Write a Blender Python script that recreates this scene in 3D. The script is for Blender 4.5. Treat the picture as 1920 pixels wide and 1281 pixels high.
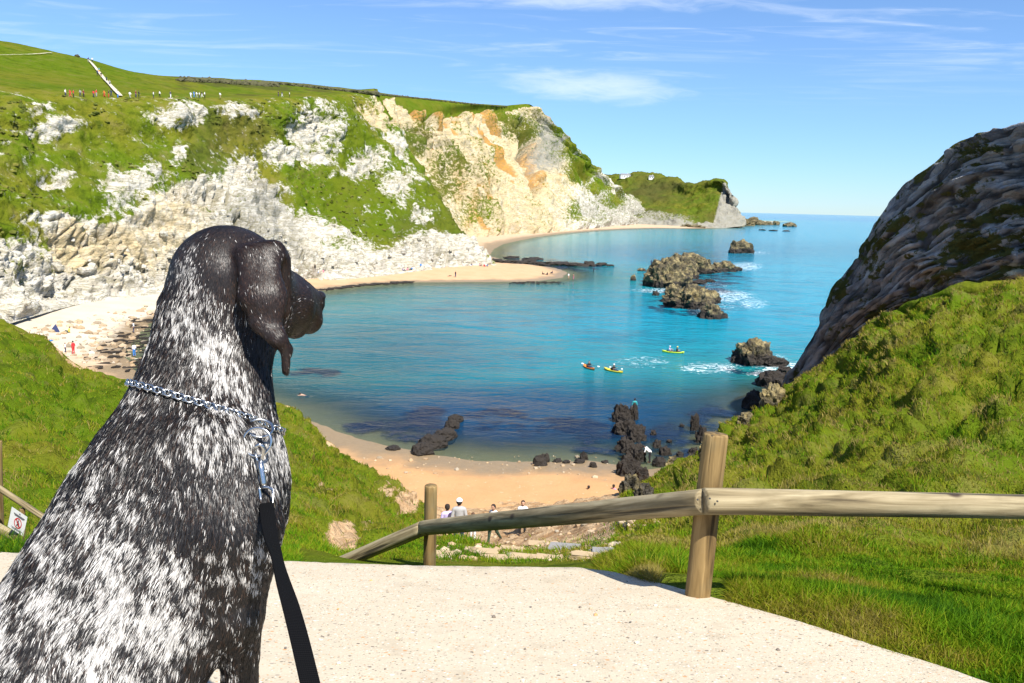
import bpy, bmesh, math, random
import numpy as np
from mathutils import Vector, Matrix

# ------------------------------------------------------------------ camera, sky, sun, exposure
for o in list(bpy.data.objects): bpy.data.objects.remove(o)
scene = bpy.context.scene
COL = scene.collection
F = 1500.0                      # focal length in photograph pixels (1920 wide)
CAMZ = 20.0                     # the path stands about 19 m above the sea
PITCH = math.atan((640.5 - 387) / F)
ROLL = math.radians(1.5)
Rm = Matrix.Rotation(math.pi / 2 - PITCH, 3, 'X') @ Matrix.Rotation(ROLL, 3, 'Z')
RN = np.array(Rm); CAM = np.array([0., 0., CAMZ])
cd = bpy.data.cameras.new('camera'); cam = bpy.data.objects.new('camera', cd); COL.objects.link(cam)
cd.lens = F / 1920 * 36; cd.sensor_width = 36; cd.clip_start = 0.05; cd.clip_end = 90000
cam.matrix_world = Matrix.Translation((0, 0, CAMZ)) @ Rm.to_4x4()
scene.camera = cam

SUN_EL, SUN_AZ = math.radians(53), math.radians(147)      # azimuth clockwise from +Y (view), sun at the right
sdir = Vector((math.sin(SUN_AZ) * math.cos(SUN_EL), math.cos(SUN_AZ) * math.cos(SUN_EL), math.sin(SUN_EL)))
sl = bpy.data.lights.new('sun', 'SUN'); sl.energy = 5.0; sl.angle = math.radians(0.5); sl.color = (1, .955, .87)
so = bpy.data.objects.new('sun', sl); COL.objects.link(so); so.location = (60, -30, 120)
so.rotation_euler = sdir.to_track_quat('Z', 'Y').to_euler()

world = bpy.data.worlds.new('World'); scene.world = world; world.use_nodes = True
vs = scene.view_settings; vs.view_transform = 'Standard'; vs.look = 'None'; vs.gamma = 1; vs.exposure = 0.92
vs.use_curve_mapping = False

cy = scene.cycles
cy.max_bounces = 5; cy.diffuse_bounces = 2; cy.glossy_bounces = 2; cy.transmission_bounces = 2; cy.transparent_max_bounces = 6
cy.use_adaptive_sampling = True; cy.adaptive_threshold = .02; cy.caustics_reflective = False; cy.caustics_refractive = False
cy.use_denoising = True
# ------------------------------------------------------------------ node helper
class G:
    def __init__(s, nt): s.nt = nt
    def put(s, sock, v):
        if v is None: return
        if isinstance(v, bpy.types.NodeSocket): s.nt.links.new(v, sock)
        elif isinstance(v, (tuple, list)) and len(v) == 3 and sock.type == 'RGBA': sock.default_value = (*v, 1)
        else: sock.default_value = v
    def n(s, t, props=None, **kw):
        nd = s.nt.nodes.new(t)
        for k, v in (props or {}).items(): setattr(nd, k, v)
        for k, v in kw.items(): s.put(nd.inputs[k.replace('_', ' ')], v)
        return nd
    def coord(s, which='Object'): return s.n('ShaderNodeTexCoord').outputs[which]
    def mapping(s, vec, scale=(1, 1, 1), rot=(0, 0, 0), loc=(0, 0, 0)):
        return s.n('ShaderNodeMapping', Vector=vec, Scale=scale, Rotation=rot, Location=loc).outputs[0]
    def noise(s, vec, scale, detail=4, rough=.55, dist=0, out='Fac'):
        return s.n('ShaderNodeTexNoise', Vector=vec, Scale=scale, Detail=detail, Roughness=rough, Distortion=dist).outputs[out]
    def voro(s, vec, scale, feature='F1', out='Distance', rnd=1):
        return s.n('ShaderNodeTexVoronoi', {'feature': feature}, Vector=vec, Scale=scale, Randomness=rnd).outputs[out]
    def ramp(s, fac, stops, interp='LINEAR'):
        nd = s.n('ShaderNodeValToRGB', Fac=fac); r = nd.color_ramp; r.interpolation = interp
        while len(r.elements) < len(stops): r.elements.new(.5)
        for e, (p, c) in zip(r.elements, stops):
            e.position = p; e.color = (*c, 1) if isinstance(c, (tuple, list)) else (c, c, c, 1)
        return nd.outputs[0]
    def mix(s, fac, a, b, mode='MIX'):
        nd = s.n('ShaderNodeMix', {'data_type': 'RGBA', 'blend_type': mode})
        s.put(nd.inputs[0], fac); s.put(nd.inputs[6], a); s.put(nd.inputs[7], b); return nd.outputs[2]
    def math(s, op, a, b=None, c=None, clamp=False):
        nd = s.n('ShaderNodeMath', {'operation': op, 'use_clamp': clamp})
        for i, v in enumerate((a, b, c)):
            if v is not None: s.put(nd.inputs[i], v)
        return nd.outputs[0]
    def step(s, x, lo, hi):
        return s.n('ShaderNodeMapRange', {'interpolation_type': 'SMOOTHSTEP'}, Value=x, From_Min=lo, From_Max=hi).outputs[0]
    def attr(s, name, out='Fac'): return s.n('ShaderNodeAttribute', {'attribute_name': name}).outputs[out]
    def bump(s, h, strength, dist, normal=None): return s.n('ShaderNodeBump', Height=h, Strength=strength, Distance=dist, Normal=normal).outputs[0]

def material(name, fn, **kw):
    m = bpy.data.materials.new(name); m.use_nodes = True; nt = m.node_tree; nt.nodes.clear()
    g = G(nt); out = nt.nodes.new('ShaderNodeOutputMaterial')
    p = nt.nodes.new('ShaderNodeBsdfPrincipled')
    for k, v in kw.items(): g.put(p.inputs[k.replace('_', ' ')], v)
    r = fn(g, p) if fn else None
    nt.links.new(r if r is not None else p.outputs[0], out.inputs[0])
    return m

# sky: Nishita with thin cirrus
def build_world():
    nt = world.node_tree; nt.nodes.clear(); g = G(nt)
    out = nt.nodes.new('ShaderNodeOutputWorld')
    sky = g.n('ShaderNodeTexSky', {'sky_type': 'NISHITA', 'sun_disc': False, 'sun_elevation': SUN_EL, 'sun_rotation': SUN_AZ,
                                   'air_density': 1.0, 'dust_density': .05, 'ozone_density': 4.0, 'altitude': 20}).outputs[0]
    d = g.coord('Generated')
    sep = g.n('ShaderNodeSeparateXYZ', Vector=d)
    zc = g.math('MAXIMUM', sep.outputs[2], .04)
    pl = g.n('ShaderNodeCombineXYZ', X=g.math('DIVIDE', sep.outputs[0], zc), Y=g.math('DIVIDE', sep.outputs[1], zc))
    st = g.mapping(pl.outputs[0], scale=(.55, 1.5, 1), rot=(0, 0, math.radians(14)))
    wisps = g.noise(st, 1.5, 7, .58, 1.6)
    big = g.noise(pl.outputs[0], .45, 2, .5)
    c1 = g.step(g.math('ADD', wisps, g.math('MULTIPLY', big, .7)), .80, 1.25)
    veil = g.step(sep.outputs[2], .0, .30)
    c1 = g.math('MULTIPLY', g.math('MULTIPLY', c1, .6), g.step(sep.outputs[2], .10, .24))
    # the lens-shaped cloud over the far cliff
    def blob(cx, cy, cz, wx, wz, k):
        ax = g.math('DIVIDE', g.math('SUBTRACT', sep.outputs[0], cx), wx)
        az = g.math('DIVIDE', g.math('SUBTRACT', g.math('ADD', sep.outputs[2], g.math('MULTIPLY', sep.outputs[0], k)), cz), wz)
        r = g.math('ADD', g.math('POWER', g.math('ABSOLUTE', ax), 2), g.math('POWER', g.math('ABSOLUTE', az), 2))
        f = g.noise(g.mapping(d, scale=(6, 6, 30)), 3, 6, .6, .6)
        m = g.math('SUBTRACT', g.math('ADD', 1., g.math('MULTIPLY', g.math('SUBTRACT', f, .5), 1.5)), r)
        return g.math('MULTIPLY', g.math('MULTIPLY', g.step(m, .0, 1.2), g.step(sep.outputs[1], .2, .5)), .42)
    c2 = blob(.085, 0, .146, .125, .022, .04)
    c3 = blob(-.03, 0, .245, .34, .020, .05)
    cl = g.math('MAXIMUM', g.math('MAXIMUM', c1, c2), c3)
    skyc = g.mix(1., sky, g.mix(g.step(sep.outputs[2], .0, .22), (.60, .82, 1.14), (.79, .94, 1.14)), 'MULTIPLY')
    col = g.mix(cl, skyc, (8.2, 8.6, 9.0))
    bg = g.n('ShaderNodeBackground', Color=col, Strength=.08)
    nt.links.new(bg.outputs[0], out.inputs[0])
build_world()

# ------------------------------------------------------------------ projection helpers
def ray(px, py):
    px, py = np.broadcast_arrays(np.asarray(px, float), np.asarray(py, float))
    l = np.stack([(px - 960) / F, (640.5 - py) / F, -np.ones_like(px)], -1)
    w = l @ RN.T
    return w / w[..., 1:2]
def P(px, py, d): return CAM + ray(px, py) * np.asarray(d, float)[..., None]
def S(px, py, z):
    r = ray(px, py); t = (z - CAMZ) / r[..., 2]
    return CAM + r * t[..., None]
def proj(v):
    l = (v - CAM) @ RN; w = np.maximum(-l[..., 2], 1e-3)
    return 960 + F * l[..., 0] / w, 640.5 - F * l[..., 1] / w

# ------------------------------------------------------------------ numpy noise
_r = np.random.default_rng(7)
_perm = np.tile(_r.permutation(256), 3).astype(np.int64)
_grad = _r.normal(size=(256, 3)); _grad /= np.linalg.norm(_grad, axis=1)[:, None]
def perlin(p):
    p = np.asarray(p, float); i = np.floor(p).astype(np.int64); f = p - i; i &= 255
    u = f * f * f * (f * (f * 6 - 15) + 10); res = 0
    for dx in (0, 1):
        wx = u[..., 0] if dx else 1 - u[..., 0]
        for dy in (0, 1):
            wy = u[..., 1] if dy else 1 - u[..., 1]
            for dz in (0, 1):
                wz = u[..., 2] if dz else 1 - u[..., 2]
                h = _perm[_perm[_perm[i[..., 0] + dx] + i[..., 1] + dy] + i[..., 2] + dz]
                gr = _grad[h]
                res = res + wx * wy * wz * (gr[..., 0] * (f[..., 0] - dx) + gr[..., 1] * (f[..., 1] - dy) + gr[..., 2] * (f[..., 2] - dz))
    return res * 1.6
def fbm(p, oct=5, gain=.5, lac=2.03):
    a, s, r = 1., 0., 0.
    p = np.asarray(p, float)
    for k in range(oct):
        r = r + a * perlin(p + 17.3 * k); s += a; a *= gain; p = p * lac
    return r / s
def ridged(p, oct=5, gain=.5, lac=2.1):
    a, s, r = 1., 0., 0.
    p = np.asarray(p, float)
    for k in range(oct):
        r = r + a * (1 - np.abs(perlin(p + 9.1 * k)) * 1.6); s += a; a *= gain; p = p * lac
    return r / s
def sstep(x, a, b):
    t = np.clip((x - a) / (b - a), 0, 1); return t * t * (3 - 2 * t)

# ------------------------------------------------------------------ object helpers
def tag(o, label=None, cat=None, group=None, kind=None):
    if label: o['label'] = label
    if cat: o['category'] = cat
    if group: o['group'] = group
    if kind: o['kind'] = kind
    return o
def empty(name, loc=(0, 0, 0), rz=0, parent=None):
    o = bpy.data.objects.new(name, None); COL.objects.link(o); o.location = loc; o.rotation_euler = (0, 0, rz)
    o.empty_display_size = .1
    if parent: o.parent = parent
    return o
def new_mesh(name, v, faces, mat=None, smooth=True, attrs=None):
    """faces: list of index arrays (n,k)"""
    me = bpy.data.meshes.new(name)
    v = np.ascontiguousarray(v, np.float32)
    if not isinstance(faces, (list, tuple)): faces = [faces]
    faces = [np.asarray(f, np.int32) for f in faces if len(f)]
    me.vertices.add(len(v)); me.vertices.foreach_set('co', v.ravel())
    nl = sum(f.size for f in faces); npoly = sum(len(f) for f in faces)
    me.loops.add(nl); me.polygons.add(npoly)
    me.loops.foreach_set('vertex_index', np.concatenate([f.ravel() for f in faces]))
    sizes = np.concatenate([np.full(len(f), f.shape[1], np.int32) for f in faces])
    me.polygons.foreach_set('loop_start', np.concatenate([[0], np.cumsum(sizes)[:-1]]).astype(np.int32))
    me.polygons.foreach_set('use_smooth', np.full(npoly, smooth, bool))
    me.update(calc_edges=True)
    for k, a in (attrs or {}).items():
        a = np.asarray(a, np.float32)
        if a.ndim == 1:
            at = me.attributes.new(k, 'FLOAT', 'POINT'); at.data.foreach_set('value', a)
        else:
            if a.shape[1] == 3: a = np.concatenate([a, np.ones((len(a), 1), np.float32)], 1)
            at = me.attributes.new(k, 'FLOAT_COLOR', 'POINT'); at.data.foreach_set('color', a.ravel())
    if mat: me.materials.append(mat)
    return me
def link(name, me, parent=None):
    o = bpy.data.objects.new(name, me); COL.objects.link(o)
    if parent: o.parent = parent
    return o
def mk(name, v, faces, mat, parent=None, smooth=True, attrs=None): return link(name, new_mesh(name, v, faces, mat, smooth, attrs), parent)
def grid_faces(nv, nu, flip=False):
    i = np.arange(nv * nu).reshape(nv, nu)
    q = np.stack([i[:-1, :-1], i[:-1, 1:], i[1:, 1:], i[1:, :-1]], -1).reshape(-1, 4)
    return q[:, ::-1] if flip else q
def catmull(c, n):
    """c (K,...) control values -> n samples, index-uniform Catmull-Rom along axis 0"""
    K = len(c); t = np.linspace(0, K - 1, n); i = np.clip(np.floor(t).astype(int), 0, K - 2); f = t - i
    g = lambda j: c[np.clip(j, 0, K - 1)]
    f = f.reshape((-1,) + (1,) * (c.ndim - 1))
    p0, p1, p2, p3 = g(i - 1), g(i), g(i + 1), g(i + 2)
    p0 = np.where((i == 0).reshape(f.shape), 2 * p1 - p2, p0); p3 = np.where((i == K - 2).reshape(f.shape), 2 * p2 - p1, p3)
    return .5 * (2 * p1 + (p2 - p0) * f + (2 * p0 - 5 * p1 + 4 * p2 - p3) * f ** 2 + (3 * p1 - p0 - 3 * p2 + p3) * f ** 3)
def loft(ctrl, nv, nu): return catmull(np.swapaxes(catmull(np.swapaxes(ctrl, 0, 1), nu), 0, 1), nv)
def normals(g):
    du = np.gradient(g, axis=1); dv = np.gradient(g, axis=0); n = np.cross(du, dv)
    return n / np.maximum(np.linalg.norm(n, axis=-1, keepdims=True), 1e-9)
def tube(pts, rad, seg=10, caps=True):
    """tube mesh through pts (n,3) with radius array; returns verts, faces list"""
    pts = np.asarray(pts, float); n = len(pts); rad = np.broadcast_to(np.asarray(rad, float), (n,))
    t = np.gradient(pts, axis=0); t /= np.linalg.norm(t, axis=1)[:, None]
    up = np.array([0, 0, 1.]) if abs(t[0][2]) < .9 else np.array([1., 0, 0])
    a = np.cross(t, up); a /= np.linalg.norm(a, axis=1)[:, None]; b = np.cross(t, a)
    th = np.arange(seg) / seg * 2 * np.pi
    v = pts[:, None] + rad[:, None, None] * (np.cos(th)[None, :, None] * a[:, None] + np.sin(th)[None, :, None] * b[:, None])
    i = np.arange(n * seg).reshape(n, seg); j = np.roll(i, -1, 1)
    q = np.stack([i[:-1], j[:-1], j[1:], i[1:]], -1).reshape(-1, 4)
    v = v.reshape(-1, 3); fs = [q]
    if caps:
        v = np.concatenate([v, pts[:1], pts[-1:]]); k = n * seg
        fs.append(np.stack([np.full(seg, k), j[0], i[0]], -1)); fs.append(np.stack([np.full(seg, k + 1), i[-1], j[-1]], -1))
    return v, fs
def merge(parts):
    vs_, fs_, o = [], {}, 0
    for v, fl in parts:
        if not isinstance(fl, (list, tuple)): fl = [fl]
        for f in fl:
            f = np.asarray(f)
            if len(f): fs_.setdefault(f.shape[1], []).append(f + o)
        vs_.append(v); o += len(v)
    return np.concatenate(vs_), [np.concatenate(x) for x in fs_.values()]
def box(cx, cy, cz, sx, sy, sz):
    s = np.array([[x, y, z] for x in (-1, 1) for y in (-1, 1) for z in (-1, 1)], float) * .5
    v = s * [sx, sy, sz] + [cx, cy, cz]
    return v, [np.array([[0, 1, 3, 2], [4, 6, 7, 5], [0, 4, 5, 1], [2, 3, 7, 6], [0, 2, 6, 4], [1, 5, 7, 3]])]
def ico(sub):
    bm = bmesh.new(); bmesh.ops.create_icosphere(bm, subdivisions=sub, radius=1)
    v = np.array([x.co[:] for x in bm.verts]); f = np.array([[x.index for x in y.verts] for y in bm.faces]); bm.free(); return v, f
_ico = {k: ico(k) for k in (1, 2, 3, 4, 5)}

# ---- implicit bodies: smooth union of tapered capsules, meshed with surface nets
def cone_d(p, a, b, ra, rb, sc=None):
    a = np.asarray(a, float); b = np.asarray(b, float)
    if sc is not None:                      # sc = (axis, factor): squash the section along an axis
        ax, k = sc; ax = np.asarray(ax, float)
        sq = lambda q: q + ((q @ ax) * (1 / k - 1))[..., None] * ax
        p, a, b = sq(p), sq(a), sq(b)
    ab = b - a; L2 = max(float(ab @ ab), 1e-12)
    t = np.clip(((p - a) @ ab) / L2, 0, 1)
    d = np.linalg.norm(p - a - t[..., None] * ab, axis=-1) - (ra + (rb - ra) * t)
    return d * (sc[1] if sc is not None and sc[1] < 1 else 1)
def sdf_eval(p, prims):
    d = None
    for (a, b, ra, rb, k, sc) in prims:
        q = cone_d(p, a, b, ra, rb, sc)
        if d is None: d = q
        else:
            h = np.clip(.5 + .5 * (d - q) / k, 0, 1); d = d * (1 - h) + q * h - k * h * (1 - h)
    return d
def surface_nets(f, org, h):
    nx, ny, nz = f.shape
    sl_ = lambda o: f[o[0]:nx - 1 + o[0], o[1]:ny - 1 + o[1], o[2]:nz - 1 + o[2]]
    cn = [(i, j, k) for i in (0, 1) for j in (0, 1) for k in (0, 1)]
    cnt = sum((sl_(c) < 0).astype(np.int8) for c in cn); act = (cnt > 0) & (cnt < 8)
    idx = np.full(act.shape, -1, np.int64); ii = np.argwhere(act); idx[act] = np.arange(len(ii))
    val = {c: f[ii[:, 0] + c[0], ii[:, 1] + c[1], ii[:, 2] + c[2]] for c in cn}
    acc = np.zeros((len(ii), 3)); num = np.zeros(len(ii))
    for a in cn:
        for ax in range(3):
            if a[ax]: continue
            b = list(a); b[ax] = 1; fa, fb = val[a], val[tuple(b)]
            m = (fa < 0) != (fb < 0); t = np.where(m, fa / np.where(m, fa - fb, 1), 0)
            pt = np.tile(np.array(a, float), (len(ii), 1)); pt[:, ax] = t
            acc += pt * m[:, None]; num += m
    v = org + h * (ii + acc / num[:, None]); qs = []
    for ax in range(3):
        o1, o2 = [(1, 2), (2, 0), (0, 1)][ax]
        s0 = [slice(1, -1)] * 3; s0[ax] = slice(0, -1); s1 = [slice(1, -1)] * 3; s1[ax] = slice(1, None)
        A = f[tuple(s0)] < 0; B = f[tuple(s1)] < 0
        for m, fl in ((A & ~B, False), (~A & B, True)):
            e = np.argwhere(m); base = e + 1; base[:, ax] = e[:, ax]
            def cell(d1, d2):
                q = base.copy(); q[:, o1] -= d1; q[:, o2] -= d2; return idx[q[:, 0], q[:, 1], q[:, 2]]
            q = np.stack([cell(1, 1), cell(0, 1), cell(0, 0), cell(1, 0)], -1)
            qs.append(q[:, ::-1] if fl else q)
    return v, np.concatenate(qs)
def sdf_mesh(prims, h, pad=.05):
    pts = np.array([q for a, b, ra, rb, k, sc in prims for q in (np.asarray(a) - ra, np.asarray(a) + ra, np.asarray(b) - rb, np.asarray(b) + rb)])
    lo, hi = pts.min(0) - pad, pts.max(0) + pad
    ax = [np.arange(lo[i], hi[i] + h, h) for i in range(3)]
    D = np.full([len(a) for a in ax], 1.)
    for (a, b, ra, rb, k, sc) in prims:                 # only near each capsule
        m = max(ra, rb) + max(.05, 1.2 * k); l_, h_ = np.minimum(a, b) - m, np.maximum(a, b) + m
        s = tuple(slice(max(int((l_[i] - lo[i]) / h), 0), int((h_[i] - lo[i]) / h) + 2) for i in range(3))
        g = np.stack(np.meshgrid(*[ax[i][s[i]] for i in range(3)], indexing='ij'), -1)
        q = cone_d(g, a, b, ra, rb, sc); d = D[s]; w = np.clip(.5 + .5 * (d - q) / k, 0, 1)
        D[s] = d * (1 - w) + q * w - k * w * (1 - w)
    return surface_nets(D, lo, h)
# ------------------------------------------------------------------ materials of the setting
def green_mix(g, co, s=1.0, dry=.5):
    """grass colours: fresh green, olive and straw mixed by noise"""
    a = g.noise(co, .9 * s, 4, .65); b = g.noise(co, .13 * s, 3, .6)
    col = g.mix(g.step(b, .38, .62), (.082, .130, .006), (.140, .140, .014))
    col = g.mix(g.math('MULTIPLY', g.step(a, .48, .74), dry), col, (.19, .155, .055))
    col = g.mix(g.math('MULTIPLY', g.step(a, .50, .30), .75), col, (.032, .052, .006))
    return col
def m_cliff(g, p):
    co = g.coord()
    veg, stain, grey = g.attr('veg'), g.attr('stain'), g.attr('grey')
    fine = g.noise(co, .42, 6, .72)
    f5 = g.math('SUBTRACT', fine, .5)
    spk = g.math('SUBTRACT', g.noise(co, 1.1, 4, .75), .5)
    vm = g.step(g.math('ADD', veg, g.math('ADD', g.math('MULTIPLY', f5, 2.0), g.math('MULTIPLY', spk, 1.0))), .36, .70)
    rockc = g.mix(g.step(fine, .35, .7), (.54, .515, .46), (.46, .41, .32))
    rockc = g.mix(g.step(g.math('ADD', stain, g.math('MULTIPLY', f5, .8)), .08, .5), rockc, (.52, .41, .24))
    rockc = g.mix(g.step(g.math('ADD', stain, g.math('MULTIPLY', f5, 1.1)), .55, .95), rockc, (.44, .22, .05))
    rockc = g.mix(g.step(g.math('ADD', grey, g.math('MULTIPLY', f5, 1.3)), .3, .8), rockc, (.25, .24, .21))
    # joints and dirt in the chalk, along dipping beds
    cm = g.mapping(co, scale=(1, 1, .5), rot=(.5, .7, .2))
    bed = g.n('ShaderNodeTexNoise', Vector=g.mapping(co, scale=(.10, .10, .55), rot=(.5, .75, .3)), Scale=1.3, Detail=4, Roughness=.7, Distortion=1.2).outputs['Fac']
    rockc = g.mix(g.math('MULTIPLY', g.step(g.math('ABSOLUTE', g.math('SUBTRACT', bed, .5)), .05, .0), .8), rockc, (.21, .19, .12))
    rockc = g.mix(g.math('MULTIPLY', g.step(bed, .56, .70), .45), rockc, (.42, .38, .28))
    rockc = g.mix(g.math('MULTIPLY', g.step(g.noise(co, 1.3, 3, .7), .57, .72), .6), rockc, (.27, .245, .14))
    rockc = g.mix(g.math('MULTIPLY', g.step(g.attr('joint'), .25, .9), .8), rockc, (.17, .15, .085))
    gc = green_mix(g, co, .33, .6)
    gc = g.mix(g.math('MULTIPLY', g.attr('lush'), .7), gc, g.mix(fine, (.042, .080, .004), (.118, .148, .010)))
    gc = g.mix(g.math('MULTIPLY', g.attr('dark'), .8), gc, (.058, .054, .020))
    g.put(p.inputs['Base Color'], g.mix(vm, rockc, gc))
    g.put(p.inputs['Normal'], g.bump(g.noise(co, .5, 5, .76), .8, 1.5))
M_cliff = material('chalk_cliff', m_cliff, Roughness=1., Specular_IOR_Level=.02)

def m_rcliff(g, p):
    co = g.coord(); veg = g.attr('veg'); fine = g.noise(co, .9, 6, .7)
    vm = g.step(g.math('ADD', veg, g.math('MULTIPLY', g.math('SUBTRACT', fine, .5), 1.7)), .42, .6)
    st = g.attr('strata')
    sc = g.n('ShaderNodeCombineXYZ', X=g.math('MULTIPLY', st, 48.), Y=g.math('MULTIPLY', g.attr('along'), 7.), Z=0.)
    lay = g.noise(sc.outputs[0], 1., 5, .66, .5)
    col = g.ramp(lay, [(.30, (.05, .05, .05)), (.40, (.16, .16, .16)), (.54, (.40, .40, .40)), (.72, (.60, .595, .58))])
    col = g.mix(g.math('MULTIPLY', g.step(fine, .5, .7), .35), col, (.14, .14, .145))
    col = g.mix(g.math('MULTIPLY', g.step(g.attr('joint'), .2, .9), .85), col, (.035, .034, .034))
    col = g.mix(g.attr('pale'), col, (.62, .56, .38))
    gc = g.mix(fine, (.035, .045, .008), (.13, .13, .035))
    g.put(p.inputs['Base Color'], g.mix(vm, col, gc))
    g.put(p.inputs['Normal'], g.bump(g.noise(co, 1.1, 5, .75), 1., 1.0))
M_rcliff = material('limestone_cliff', m_rcliff, Roughness=.95, Specular_IOR_Level=.15)

def m_hill(g, p):
    co = g.coord(); soil = g.attr('soil'); fine = g.noise(co, 1.6, 5, .7)
    sm = g.step(g.math('ADD', soil, g.math('MULTIPLY', g.math('SUBTRACT', fine, .5), 1.5)), .42, .62)
    sc = g.mix(g.step(fine, .3, .7), (.30, .17, .08), (.56, .40, .24))
    g.put(p.inputs['Base Color'], g.mix(sm, green_mix(g, co, 1.0, .5), sc))
    g.put(p.inputs['Normal'], g.bump(g.noise(co, 4., 5, .75), .8, .25))
M_hill = material('hillside_turf', m_hill, Roughness=1., Specular_IOR_Level=.02)

def m_sand(g, p):
    co = g.coord(); pale = g.attr('pale'); z = g.n('ShaderNodeSeparateXYZ', Vector=co).outputs[2]
    n1 = g.noise(co, .25, 4, .6); n2 = g.noise(co, 3., 4, .75)
    warm = g.mix(n1, (.42, .215, .085), (.50, .31, .155)); cool = g.mix(n1, (.44, .35, .24), (.56, .51, .42))
    col = g.mix(pale, warm, cool)
    col = g.mix(g.math('MULTIPLY', g.step(n2, .58, .74), .55), col, (.27, .18, .10))
    col = g.mix(g.math('MULTIPLY', g.step(n2, .36, .28), .7), col, (.70, .62, .5))
    wet = g.step(g.math('ADD', z, g.math('MULTIPLY', g.math('SUBTRACT', n1, .5), .5)), .42, .12)
    col = g.mix(wet, col, g.mix(n2, (.17, .12, .07), (.30, .22, .13)))
    col = g.mix(g.step(z, -.25, -1.4), col, (.10, .11, .07))
    g.put(p.inputs['Base Color'], col); g.put(p.inputs['Roughness'], g.math('SUBTRACT', .95, g.math('MULTIPLY', wet, .5)))
    g.put(p.inputs['Normal'], g.bump(n2, .6, .12))
M_sand = material('beach_sand', m_sand, Specular_IOR_Level=.2)

def m_water(g, p):
    co = g.coord(); sd = g.attr('sd'); weed = g.attr('weed'); deep = g.attr('deep'); foam = g.attr('foam')
    n0 = g.noise(co, .045, 3, .6); n1 = g.noise(co, .16, 4, .7)
    sdn = g.math('ADD', sd, g.math('MULTIPLY', g.math('SUBTRACT', n0, .5), g.math('MULTIPLY', sd, .7)))
    col = g.ramp(g.math('DIVIDE', sdn, 60., clamp=True), [(0, (.085, .090, .042)), (.07, (.045, .080, .046)), (.20, (.004, .125, .125)), (.45, (.001, .182, .232)), (1, (.001, .198, .292))])
    col = g.mix(g.math('MULTIPLY', g.step(g.math('ADD', g.math('MULTIPLY', n1, .7), g.math('MULTIPLY', n0, .5)), .52, .80), .55), col, (.006, .070, .125))
    col = g.mix(g.step(sd, 150, 900), col, (.003, .13, .26))
    col = g.mix(g.attr('murk'), col, (.008, .072, .088))
    col = g.mix(g.attr('bright'), col, (.04, .24, .27))
    col = g.mix(g.math('MULTIPLY', deep, .95), col, (.003, .027, .080))
    wm = g.step(g.math('ADD', weed, g.math('MULTIPLY', g.math('SUBTRACT', n1, .5), 1.9)), .40, .72)
    col = g.mix(g.math('MULTIPLY', wm, .9), col, (.006, .014, .036))
    # broken white water
    fm = g.mapping(co, scale=(.8, 1.6, 1)); fn = g.noise(fm, .9, 5, .8, 1.6)
    ff = g.math('MULTIPLY', g.step(g.math('ADD', foam, g.math('MULTIPLY', g.math('SUBTRACT', fn, .5), 4.2)), .80, 1.15), .85)
    ff = g.math('MULTIPLY', ff, g.step(foam, .03, .25))
    col = g.mix(ff, col, (.85, .88, .88))
    g.put(p.inputs['Base Color'], col)
    g.put(p.inputs['Roughness'], g.math('ADD', .10, g.math('MULTIPLY', ff, .6)))
    sw = g.mapping(co, scale=(.5, 1.0, 1), rot=(0, 0, math.radians(-24)))
    w1 = g.noise(sw, .55, 4, .6, .8); w2 = g.noise(g.mapping(co, scale=(.5, 1, 1), rot=(0, 0, math.radians(-14))), 2.2, 4, .6, .4)
    w3 = g.noise(sw, .11, 3, .5, .6)
    b = g.bump(g.math('ADD', g.math('ADD', w1, g.math('MULTIPLY', w2, .30)), g.math('MULTIPLY', w3, 2.6)), .42, .75)
    g.put(p.inputs['Normal'], b)
    tr = g.n('ShaderNodeBsdfTransparent', Color=(.75, .9, .85))
    mx = g.n('ShaderNodeMixShader')
    op = g.step(g.math('ADD', sd, g.math('MULTIPLY', g.math('SUBTRACT', n1, .5), 4.)), -.5, 11.)
    op = g.math('MAXIMUM', g.math('MAXIMUM', op, ff), wm)
    g.put(mx.inputs[0], g.math('ADD', .22, g.math('MULTIPLY', op, .78)))
    g.nt.links.new(tr.outputs[0], mx.inputs[1]); g.nt.links.new(p.outputs[0], mx.inputs[2])
    return mx.outputs[0]
M_water = material('sea_water', m_water, IOR=1.33, Specular_IOR_Level=.05)

def m_concrete(g, p):
    co = g.coord(); n1 = g.noise(co, 1.6, 4, .6); n2 = g.noise(co, 95, 4, .75); n3 = g.noise(co, 9, 4, .7)
    col = g.mix(n1, (.48, .40, .285), (.59, .515, .39))
    col = g.mix(g.math('MULTIPLY', g.step(n3, .5, .72), .45), col, (.36, .295, .205))
    col = g.mix(g.math('MULTIPLY', g.step(g.noise(co, .9, 3, .6), .52, .72), .35), col, (.37, .295, .195))
    col = g.mix(g.math('MULTIPLY', g.step(n2, .52, .72), .55), col, (.38, .32, .24))
    for sc, thr, keep, tint in ((115, .28, .55, None), (46, .22, .22, None)):
        vn = g.n('ShaderNodeTexVoronoi', Vector=co, Scale=sc)
        sepc = g.n('ShaderNodeSeparateColor', Color=vn.outputs['Color'])
        pick = g.math('GREATER_THAN', keep, sepc.outputs[0])
        peb = g.ramp(sepc.outputs[1], [(0, (.50, .24, .09)), (.25, (.13, .10, .08)), (.45, (.62, .55, .45)), (.7, (.30, .25, .20)), (.85, (.72, .68, .62)), (1, (.42, .19, .08))], 'CONSTANT')
        col = g.mix(g.math('MULTIPLY', g.math('MULTIPLY', g.step(vn.outputs['Distance'], thr + .08, thr), pick), .85), col, peb)
    g.put(p.inputs['Base Color'], col)
    g.put(p.inputs['Normal'], g.bump(n2, .6, .005))
M_conc = material('path_concrete', m_concrete, Roughness=.9, Specular_IOR_Level=.25)

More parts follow.
